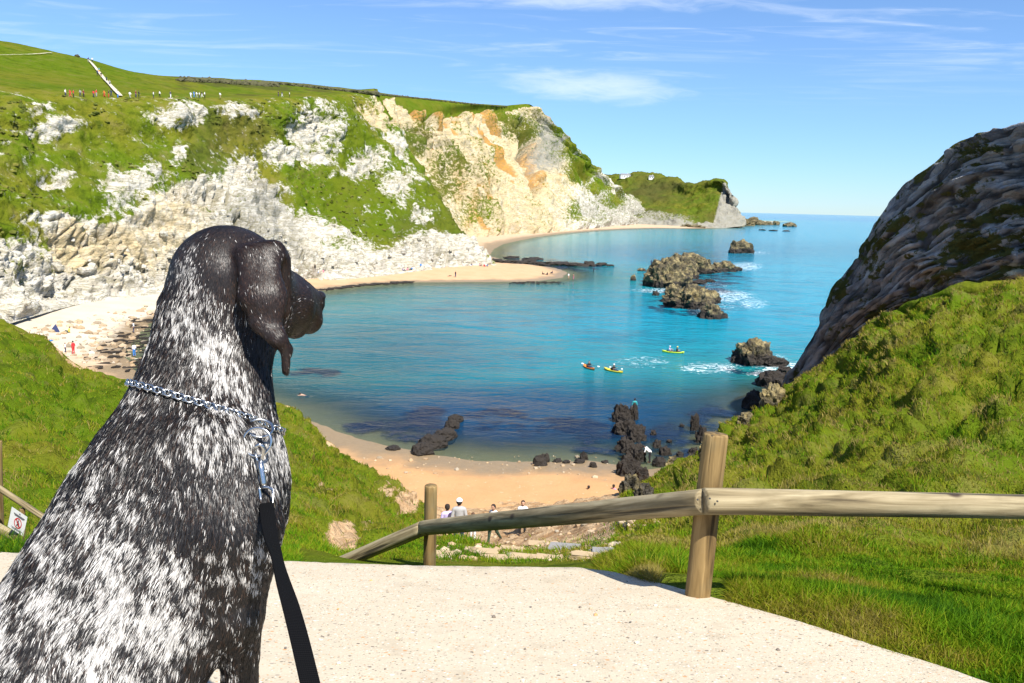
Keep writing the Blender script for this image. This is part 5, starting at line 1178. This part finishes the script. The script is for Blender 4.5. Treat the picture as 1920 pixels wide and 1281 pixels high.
def dog_fields(p):
    """flow direction, region weights and chance of a white hair at points p"""
    ds_ = np.array([cone_d(p, *q_[:4], q_[5]) for q_ in prims]); w_ = np.exp(-(ds_ - ds_.min(0)) / .018); w_ /= w_.sum(0)
    fl = np.einsum('kn,kd->nd', w_, np.array([d_[1] for d_ in DP]))
    reg = np.array([d_[2] for d_ in DP]); rw = np.stack([(w_ * (reg == r_)[:, None]).sum(0) for r_ in range(5)], 1)
    x, y = proj(p); loc = p - C(350, 900, 1.1)
    u, v_, dd_ = loc @ EX, loc @ EY, loc @ VD
    sk = u + .35 * v_                                              # patches lean with the coat
    n1 = fbm(np.stack([sk * 42, v_ * 20, dd_ * 24], -1), 4); n2 = fbm(np.stack([sk * 190, v_ * 60, dd_ * 110 + 9], -1), 3)
    p_ = .19 + .95 * n1 + 1.25 * n2
    p_ += .24 * ell(x, y, 210, 1150, 230, 150, .7) + .22 * ell(x, y, 520, 830, 60, 90, .6) + .16 * ell(x, y, 400, 640, 70, 120, .7) + .14 * ell(x, y, 400, 850, 120, 60, .7) + .2 * ell(x, y, 470, 770, 50, 40, .6)
    p_ -= .34 * ell(x, y, 275, 800, 80, 100, .6) + .22 * ell(x, y, 430, 960, 110, 70, .7) + .55 * rw[:, 2] + .55 * ell(x, y, 485, 660, 40, 110, .5) + .2 * ell(x, y, 290, 690, 50, 40, .6)
    blaze = sstep(np.abs(x - np.interp(y, [430, 480, 520, 600], [372, 352, 345, 390])), np.interp(y, [430, 480, 540, 600], [14, 26, 62, 120]), 4) * sstep(y, 440, 475)
    head = sstep(y, 640, 530)
    p_ = np.where(head > 0, p_ * (1 - head) + head * (blaze * (.30 + .5 * n1 + .6 * n2) + .0), p_)
    p_ = p_ * (1 - np.clip(rw[:, 1] + rw[:, 4], 0, 1))
    return fl, rw, np.clip(sstep(p_, -.05, .95), 0, 1)
fl0, rw0, pw0 = dog_fields(dv)
brown = np.clip(rw0[:, 1] + rw0[:, 4] * .7, 0, 1)[:, None]
basec = (1 - brown) * np.array([.012, .010, .010]) + brown * np.array([.011, .006, .0045]); basec = basec * (1 - .55 * pw0[:, None]) + .55 * pw0[:, None] * np.array([.42, .40, .39])
def m_dog(g, p): g.put(p.inputs['Base Color'], g.attr('col', 'Color')); g.put(p.inputs['Normal'], g.bump(g.noise(g.coord(), 160, 3, .6), .25, .002))
M_dog = material('dog_coat', m_dog, Roughness=.55, Specular_IOR_Level=.3)
def m_hair(g, p): g.put(p.inputs['Base Color'], g.attr('col', 'Color'))
M_hair = material('dog_hair', m_hair, Roughness=.42, Specular_IOR_Level=.36)
gp = C(200, 1450, 1.0); gp[2] = float(path_z(gp[1])); dog = empty('dog', gp); tag(dog, 'black and white roan pointer dog sitting on the path, looking out over the bay', 'dog')
mk('body', dv - gp, [df], M_dog, dog, attrs={'col': basec})
v_, f_ = _ico[3]; nc = C(599, 556, 1.405); q_ = v_ * np.array([.011, .012, .010]); mk('nose', q_ + nc - gp, [f_], plain('nose_leather', (.012, .009, .009), .35), dog)
# coat: individual hairs laid along the flow
rs = np.random.default_rng(11); area = np.linalg.norm(dfn, axis=1)
camdir = CAM - dv[df].mean(1); facing = (dfn * camdir).sum(1) > -.2 * area * np.linalg.norm(camdir, axis=1)
_pyf = proj(dv[df].mean(1))[1]
wgt = area * np.where(facing, 1., .35) * np.where(_pyf > 1330, .3, 1.)
NH = 260000
fi = rs.choice(len(df), NH, p=wgt / wgt.sum()); uv = rs.random((NH, 2)); quad = dv[df[fi]]; nq = dn[df[fi]]
def bil(a): return (a[:, 0] * ((1 - uv[:, :1]) * (1 - uv[:, 1:])) + a[:, 1] * (uv[:, :1] * (1 - uv[:, 1:])) + a[:, 2] * (uv[:, :1] * uv[:, 1:]) + a[:, 3] * ((1 - uv[:, :1]) * uv[:, 1:]))
root, hn = bil(quad), bil(nq); hn /= np.linalg.norm(hn, axis=1)[:, None]
fl, rw, pw = dog_fields(root)
ang_ = .38 * fbm(root * 20, 3) + rs.normal(0, .16, NH)
fl = fl - (fl * hn).sum(1)[:, None] * hn; fl /= np.maximum(np.linalg.norm(fl, axis=1)[:, None], 1e-9); sdv = np.cross(hn, fl)
fl = fl * np.cos(ang_)[:, None] + sdv * np.sin(ang_)[:, None]; sdv = np.cross(hn, fl)
hd_ = sstep(proj(root)[1], 560, 500); short = np.clip(rw[:, 1] + .9 * rw[:, 4] + .6 * rw[:, 2] + .8 * hd_, 0, 1)
Ln = (.0125 * (1 - short) + .0055 * short) * rs.uniform(.6, 1.25, NH)
lift = rs.normal(.10, .06, NH) * (1 - .5 * short); wd = np.where(short > .5, .00034, .00040) * rs.uniform(.7, 1.3, NH)
mid_ = root + (fl * np.cos(lift)[:, None] + hn * np.sin(lift)[:, None]) * (Ln * .55)[:, None]
tip = mid_ + (fl * np.cos(lift * .2)[:, None] + hn * np.sin(lift * .2 - .05)[:, None]) * (Ln * .45)[:, None]
# each ribbon is rolled a little so that the coat glints unevenly
roll = rs.normal(0, .5, NH) * (1 - .7 * short); sdr = sdv * np.cos(roll)[:, None] + hn * np.sin(roll)[:, None]
vv = np.stack([root - sdr * wd[:, None], root + sdr * wd[:, None], mid_ + sdr * wd[:, None] * .8, mid_ - sdr * wd[:, None] * .8, tip], 1).reshape(-1, 3)
b_ = np.arange(NH)[:, None] * 5; fq = b_ + np.array([[0, 1, 2, 3]]); ft = b_ + np.array([[3, 2, 4]])
iswhite = rs.random(NH) < pw
br = np.clip(rw[:, 1] + rw[:, 4], 0, 1)
dk_ = np.array([.007, .006, .006]) * (1 - br[:, None]) + np.array([.013, .0065, .0045]) * br[:, None]
dk_ = dk_ * rs.uniform(.6, 1.8, NH)[:, None] + (rs.random(NH) < .12)[:, None] * np.array([.035, .018, .010])
hc = np.where(iswhite[:, None], np.array([.58, .555, .525]) * rs.uniform(.45, 1.08, NH)[:, None], dk_)
mk('coat', vv - gp, [fq, ft], M_hair, dog, smooth=False, attrs={'col': np.repeat(hc, 5, 0)})['kind'] = 'stuff'

# ---- chain collar
from mathutils.bvhtree import BVHTree
bvh = BVHTree.FromPolygons([tuple(x) for x in dv], [tuple(int(i) for i in x) for x in df])
def m_steel(g, p): g.put(p.inputs['Roughness'], g.math('ADD', .16, g.math('MULTIPLY', g.noise(g.coord(), 300, 3), .18)))
M_steel = material('chromed_steel', m_steel, Base_Color=(.46, .47, .48), Metallic=1.)
cc = C(378, 762, 1.165); e1 = C(507, 801, 1.165) - C(248, 722, 1.165); e1 /= np.linalg.norm(e1)
e2 = VD - (VD @ e1) * e1; e2 /= np.linalg.norm(e2)
def around(th_, off):
    d_ = e1 * math.cos(th_) + e2 * math.sin(th_); o_ = cc + d_ * .4; r_ = bvh.ray_cast(Vector(o_), Vector(-d_), .39)
    return np.array(r_[0]) + d_ * off if r_[0] is not None else cc + d_ * .10
loop = np.array([around(t_, .0035) for t_ in np.linspace(0, 2 * np.pi, 181)[:-1]])
for _ in range(6): loop = (np.roll(loop, 1, 0) + loop * 2 + np.roll(loop, -1, 0)) / 4
seg_ = np.linalg.norm(np.roll(loop, -1, 0) - loop, axis=1); cum = np.concatenate([[0], np.cumsum(seg_)]); tot = cum[-1]
cl_ = np.concatenate([loop, loop[:1]])
def at_len(s_): return np.array([np.interp(s_ % tot, cum, cl_[:, i]) for i in range(3)])
collar = empty('chain_collar', cc); tag(collar, 'twisted steel choke chain around the dog\'s neck', 'dog collar')
th = np.linspace(0, 2 * np.pi, 13)[:-1]; st_ = np.stack([.0072 * np.sign(np.cos(th)) * np.abs(np.cos(th)) ** .8, .0048 * np.sin(th), 0 * th], 1)
def ring_mesh(path, r_, sg=6):
    n_ = len(path); t_ = np.roll(path, -1, 0) - np.roll(path, 1, 0); t_ /= np.linalg.norm(t_, axis=1)[:, None]; zz = np.array([0, 0, 1.]); a_ = np.cross(t_, zz); a_ /= np.linalg.norm(a_, axis=1)[:, None]
    ph = np.arange(sg) / sg * 2 * np.pi; v_ = path[:, None] + r_ * (np.cos(ph)[None, :, None] * a_[:, None] + np.sin(ph)[None, :, None] * zz)
    i = np.arange(n_ * sg).reshape(n_, sg); i2 = np.roll(i, -1, 0); j = np.roll(i, -1, 1); j2 = np.roll(i2, -1, 1)
    return v_.reshape(-1, 3), [np.stack([i, j, j2, i2], -1).reshape(-1, 4)]
link_me = new_mesh('link', *ring_mesh(st_ * .86, .0014, 5), M_steel); NL = int(tot / .0076)
def frame(o, pos, tx_, nz_, parent_loc):
    tx_ = tx_ / np.linalg.norm(tx_); nz_ = nz_ - (nz_ @ tx_) * tx_; nz_ /= np.linalg.norm(nz_); ty_ = np.cross(nz_, tx_)
    M4 = Matrix(((tx_[0], ty_[0], nz_[0]), (tx_[1], ty_[1], nz_[1]), (tx_[2], ty_[2], nz_[2]))); o.rotation_mode = 'QUATERNION'; o.rotation_quaternion = M4.to_quaternion(); o.location = pos - parent_loc
for k in range(NL):
    s_ = k * tot / NL; p0 = at_len(s_); t_ = at_len(s_ + .004) - at_len(s_ - .004); out_ = p0 - cc; out_ -= (out_ @ t_) * t_ / (t_ @ t_); out_ /= np.linalg.norm(out_); sd_ = np.cross(t_ / np.linalg.norm(t_), out_)
    a_ = .62 if k % 2 else -.62; o = link('link', link_me, collar); frame(o, p0 + out_ * .0015, t_ + sd_ * np.linalg.norm(t_) * .35, out_ * math.cos(a_) + sd_ * math.sin(a_), cc)
def surf(px_, py_, off):
    d_ = RN @ np.array([(px_ - 960) / F, (640.5 - py_) / F, -1.]); d_ /= np.linalg.norm(d_); r_ = bvh.ray_cast(Vector(CAM), Vector(d_), 3.)
    return np.array(r_[0]) - d_ * off
circ = np.stack([np.cos(np.linspace(0, 2 * np.pi, 29)[:-1]), np.sin(np.linspace(0, 2 * np.pi, 29)[:-1]), np.zeros(28)], 1)
r1 = surf(487, 803, .013); o = mk('ring', *ring_mesh(circ * .0165, .0019, 8), M_steel, collar); frame(o, r1, EX + .35 * EY * -1, -VD * .65 + EY * .75, cc)
r2 = surf(482, 829, .012); o = mk('ring', *ring_mesh(circ * .0185, .0019, 8), M_steel, collar); frame(o, r2, EX, -VD + EX * .25, cc)

# ---- lead: snap hook and webbing
def pxo(px_, py_, ref, ahead): return C(px_, py_, float((ref - CAM) @ (RN @ np.array([0, 0, -1.]))) - ahead)
hk = surf(488, 860, .012); lead = empty('dog_lead', hk); tag(lead, 'black webbing lead clipped to the dog\'s chain with a steel snap hook', 'dog lead')
def tb(name, pts, r_, sg=10): v_, f_ = tube(np.array(pts) - hk, r_, sg); return mk(name, v_, f_, M_steel, lead)
dz = float((hk - CAM) @ (RN @ np.array([0, 0, -1.])))
hook = [C(478, 846, dz - .004), C(480, 838, dz - .008), C(487, 834, dz - .008), C(493, 840, dz - .006), C(492, 856, dz - .002), C(489, 866, dz)]
tb('hook', catmull(np.array(hook), 16), .0024); tb('snap_body', [C(487, 864, dz - .002), C(490, 880, dz - .004), C(494, 906, dz - .006), C(495, 912, dz - .007)], [.0042, .0040, .0036, .0028])
tb('bolt', [C(478, 848, dz - .003), C(482, 862, dz - .003), C(486, 872, dz - .003)], .0017, 8); tb('thumb_stud', [C(497, 884, dz - .004), C(501, 884, dz - .004)], .0022, 8)
lp = np.array([C(x_, y_, dz - .009) for x_, y_ in ((488, 914), (503, 914), (511, 918), (513, 950), (489, 950), (487, 918))]); tb('swivel_loop', np.concatenate([lp, lp[:1]]), .0022, 8)
sp = [(500, 944, 26, 0.), (503, 975, 24, .15), (509, 1010, 20, .5), (519, 1045, 17, .9), (531, 1090, 22, .7), (546, 1140, 29, .4), (562, 1200, 36, .2), (580, 1275, 44, .1), (603, 1370, 54, 0.), (640, 1500, 66, 0)]
sdep = np.linspace(dz - .010, .66, len(sp)) ; spc = catmull(np.column_stack([np.array(sp, float), sdep]), 60)
cen = np.array([C(a[0], a[1], a[4]) for a in spc]); tg = np.gradient(cen, axis=0); tg /= np.linalg.norm(tg, axis=1)[:, None]
tc = CAM - cen; tc /= np.linalg.norm(tc, axis=1)[:, None]; sd_ = np.cross(tg, tc); sd_ /= np.linalg.norm(sd_, axis=1)[:, None]; up_ = np.cross(sd_, tg); hw_ = .0088
sd2 = sd_ * np.cos(spc[:, 3])[:, None] + up_ * np.sin(spc[:, 3])[:, None]; up2 = np.cross(sd2, tg); th_ = .0011
q4 = np.stack([cen - sd2 * hw_ - up2 * th_, cen + sd2 * hw_ - up2 * th_, cen + sd2 * hw_ + up2 * th_, cen - sd2 * hw_ + up2 * th_], 1)
i = np.arange(240).reshape(60, 4); j = np.roll(i, -1, 1); uvx = np.tile([0., 1, 1, 0], 60); uvy = np.repeat(np.concatenate([[0], np.cumsum(np.linalg.norm(np.diff(cen, axis=0), axis=1))]), 4)
def m_web(g, p):
    a = g.math('SINE', g.math('MULTIPLY', g.math('ADD', g.math('MULTIPLY', g.attr('run'), 2600.), g.math('MULTIPLY', g.attr('side'), 14.)), 1.)); b = g.math('SINE', g.math('MULTIPLY', g.attr('side'), 60.))
    g.put(p.inputs['Base Color'], g.mix(g.math('MULTIPLY', g.math('ADD', a, 1), .5), (.003, .003, .0035), (.006, .006, .0065))); g.put(p.inputs['Normal'], g.bump(g.math('ADD', a, b), .5, .0006))
M_web = material('nylon_webbing', m_web, Roughness=.8, Specular_IOR_Level=.06)
mk('strap', (q4 - hk).reshape(-1, 3), [np.concatenate([np.stack([i[:-1], j[:-1], j[1:], i[1:]], -1).reshape(-1, 4), [[3, 2, 1, 0]], i[-1:]])], M_web, lead, smooth=False, attrs={'side': uvx, 'run': uvy})
# ------------------------------------------------------------------ grass
def blades(name, roots, nrm, L_, w_, col, label, lean=.5, seed=1, droop=.35, wind=(-.35, .1, 0)):
    rs_ = np.random.default_rng(seed); n = len(roots); a = rs_.uniform(0, 2 * np.pi, n)
    dirn = np.stack([np.cos(a), np.sin(a), 0 * a], 1) * rs_.uniform(.1, lean, n)[:, None] + np.array(wind) * rs_.uniform(.2, .8, n)[:, None]
    up = nrm * .35 + np.array([0, 0, .8]); d1 = up + dirn; d1 /= np.linalg.norm(d1, axis=1)[:, None]
    d2 = d1 + dirn * 1.2 + np.array([0, 0, -droop]) * rs_.uniform(.2, 1.2, n)[:, None]; d2 /= np.linalg.norm(d2, axis=1)[:, None]
    sd_ = np.cross(d1, np.stack([np.cos(a + 1.3), np.sin(a + 1.3), .2 + 0 * a], 1)); sd_ /= np.maximum(np.linalg.norm(sd_, axis=1)[:, None], 1e-6)
    sw = sd_ * (w_ / 2)[:, None]; m = roots + d1 * (L_ * .55)[:, None]; t = m + d2 * (L_ * .45)[:, None]
    v_ = np.stack([roots - sw, roots + sw, m + sw * .75, m - sw * .75, t], 1).reshape(-1, 3); b = np.arange(n)[:, None] * 5
    shade = np.array([.55, .55, .95, .95, 1.1])[None, :, None]
    o = mk(name, v_, [b + np.array([[0, 1, 2, 3]]), b + np.array([[3, 2, 4]])], M_blade, smooth=False, attrs={'col': (np.repeat(col[:, None], 5, 1)).reshape(-1, 3)})
    return tag(o, label, 'grass', kind='stuff')
NVh, NUh = hill_grid.shape[:2]
def sample_hill(n, pxlo, pxhi, vlo, vhi, seed, vpow=1.):
    rs_ = np.random.default_rng(seed)
    okc = np.where((hill_px[NVh // 4] > pxlo) & (hill_px[NVh // 4] < pxhi))[0]; 
    u = rs_.uniform(okc.min(), okc.max() - 1, n); t = rs_.random(n) ** vpow; v_ = (vlo + (vhi - vlo) * t) / 8 * (NVh - 1)
    i, j = v_.astype(int), u.astype(int); fi_, fj = v_ - i, u - j; i = np.clip(i, 0, NVh - 2); j = np.clip(j, 0, NUh - 2)
    def s(A):
        sh = (-1,) + (1,) * (A.ndim - 2); a_, b_ = fi_.reshape(sh), fj.reshape(sh)
        return A[i, j] * (1 - a_) * (1 - b_) + A[i + 1, j] * a_ * (1 - b_) + A[i, j + 1] * (1 - a_) * b_ + A[i + 1, j + 1] * a_ * b_
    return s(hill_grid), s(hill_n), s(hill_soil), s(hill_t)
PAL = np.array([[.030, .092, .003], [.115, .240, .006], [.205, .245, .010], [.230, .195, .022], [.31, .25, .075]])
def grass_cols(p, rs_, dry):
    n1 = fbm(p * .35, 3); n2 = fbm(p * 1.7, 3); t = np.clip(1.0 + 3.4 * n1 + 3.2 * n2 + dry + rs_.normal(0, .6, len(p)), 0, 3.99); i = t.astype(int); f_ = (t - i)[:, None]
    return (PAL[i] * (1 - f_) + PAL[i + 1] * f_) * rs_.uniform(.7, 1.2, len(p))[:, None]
def bank(name, n, pxlo, pxhi, vlo, vhi, lab, seed, L0, dry, vpow=1., maxw=.05, lean=.6, soilmax=.5):
    p, nr, so_, ht = sample_hill(n, pxlo, pxhi, vlo, vhi, seed, vpow); rs_ = np.random.default_rng(seed + 1)
    tuft = fbm(p * np.array([.9, .9, .9]), 3); keep = (so_ + .35 * rs_.normal(size=len(p)) * .5 < soilmax) & (p[:, 2] > path_z(p[:, 1]) - 30)
    ex, ey = proj(p); keep &= ~((p[:, 1] < 3.3) & (ex > 1235) & (ex < 1370)); lp_y = np.interp(ex, [x[0] for x in edge], [x[1] for x in edge]); keep &= (ey < lp_y + 40)
    p, nr, tuft, ht = p[keep], nr[keep], tuft[keep], ht[keep]; d_ = np.linalg.norm(p - CAM, axis=1)
    L_ = (L0[0] + L0[1] * np.clip(.5 + 1.4 * tuft, 0, 1.4)) * np.random.default_rng(seed + 2).uniform(.5, 1.2, len(p)) * np.clip(d_ / 9, 1, 3.2) ** .7
    w_ = np.clip(.0042 * np.clip(d_ / 4.5, .8, 12), 0, maxw) * np.random.default_rng(seed + 3).uniform(.7, 1.3, len(p))
    return blades(name, p - nr * .01, nr, L_, w_, grass_cols(p, rs_, dry + 1.3 * ht), lab, lean, seed)  # ht turns tops straw and paints crease shade into the blade colour
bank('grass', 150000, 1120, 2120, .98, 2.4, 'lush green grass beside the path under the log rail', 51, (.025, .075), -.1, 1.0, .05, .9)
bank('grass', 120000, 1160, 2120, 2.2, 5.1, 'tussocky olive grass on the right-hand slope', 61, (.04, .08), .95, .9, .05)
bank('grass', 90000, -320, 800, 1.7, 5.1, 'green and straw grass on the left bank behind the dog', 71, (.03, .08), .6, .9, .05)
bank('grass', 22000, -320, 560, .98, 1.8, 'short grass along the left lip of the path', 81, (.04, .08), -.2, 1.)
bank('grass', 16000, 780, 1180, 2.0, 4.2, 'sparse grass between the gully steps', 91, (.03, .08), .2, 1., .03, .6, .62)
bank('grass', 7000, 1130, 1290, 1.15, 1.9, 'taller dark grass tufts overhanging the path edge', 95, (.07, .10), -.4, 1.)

# loose grit on the path
rs = np.random.default_rng(303); n = 500; gx = rs.uniform(-1.4, 2.0, n); gy = rs.uniform(1.3, 4.2, n); gp3 = np.column_stack([gx, gy, path_z(gy) + .002]); ex, ey = proj(gp3)
inside = ey > np.interp(ex, [x[0] for x in edge], [x[1] for x in edge]) + 10; gp3 = gp3[inside]; n = len(gp3); sz = .0022 + .007 * rs.random(n) ** 3
v, f = scatter_lumps(gp3, sz * 1.6, sz * .55)
def m_peb(g, p):
    r_ = g.n('ShaderNodeNewGeometry').outputs['Random Per Island']
    g.put(p.inputs['Base Color'], g.ramp(r_, [(0, (.42, .33, .22)), (.2, (.16, .13, .10)), (.4, (.52, .25, .09)), (.55, (.60, .52, .40)), (.75, (.30, .25, .19)), (.9, (.10, .09, .08))], 'CONSTANT'))
tag(mk('loose_pebbles', v, f, material('pebble', m_peb, Roughness=.8), smooth=False), 'small loose pebbles scattered over the concrete path', 'pebbles', kind='stuff')

# shingle and stones on the beaches, rubble in the gully
def m_shingle(g, p):
    g.put(p.inputs['Base Color'], g.ramp(g.n('ShaderNodeNewGeometry').outputs['Random Per Island'], [(0, (.40, .27, .15)), (.3, (.28, .20, .12)), (.55, (.46, .36, .24)), (.85, (.20, .16, .11)), (1, (.50, .44, .34))]))
M_stones = material('shingle_stone', m_shingle, Roughness=.9); rs = np.random.default_rng(404); pts, sz = [], []
for k in range(260):
    x, y = rs.uniform(600, 1170), rs.uniform(855, 945); c = land(x, y)
    if -.2 < c[2] < 3 and c[1] > 45: pts.append(c); sz.append(.06 + .22 * rs.random() ** 4)
for k in range(420):
    x = rs.uniform(20, 300); y = np.interp(x, [20, 300], [632, 590]) + rs.uniform(-20, 90) * (.4 + x / 400); c = land(x, y)
    if -.2 < c[2] < 5 and c[1] > 60: pts.append(c); sz.append(.15 + .55 * rs.random() ** 3)
v, f = scatter_lumps(np.array(pts), np.array(sz) * 2, np.array(sz) * .8)
tag(mk('beach_stones', v, f, M_stones, smooth=False), 'loose stones and shingle strewn over the beaches', 'stones', kind='stuff')
pts, sz = [], []
for k in range(300):
    x, y = rs.uniform(800, 1190), rs.uniform(965, 1052); c, nr_ = hit(x, y)
    if 5.5 < c[1] < 50 and nr_[2] > .3: pts.append(c); sz.append((.015 + .085 * rs.random() ** 3) * (c[1] / 12) ** .6)
v, f = scatter_lumps(np.array(pts), np.array(sz) * 2, np.array(sz) * .8)
tag(mk('gully_rubble', v, f, M_stones, smooth=False), 'broken stones and rubble down the sandy gully', 'rubble', kind='stuff')
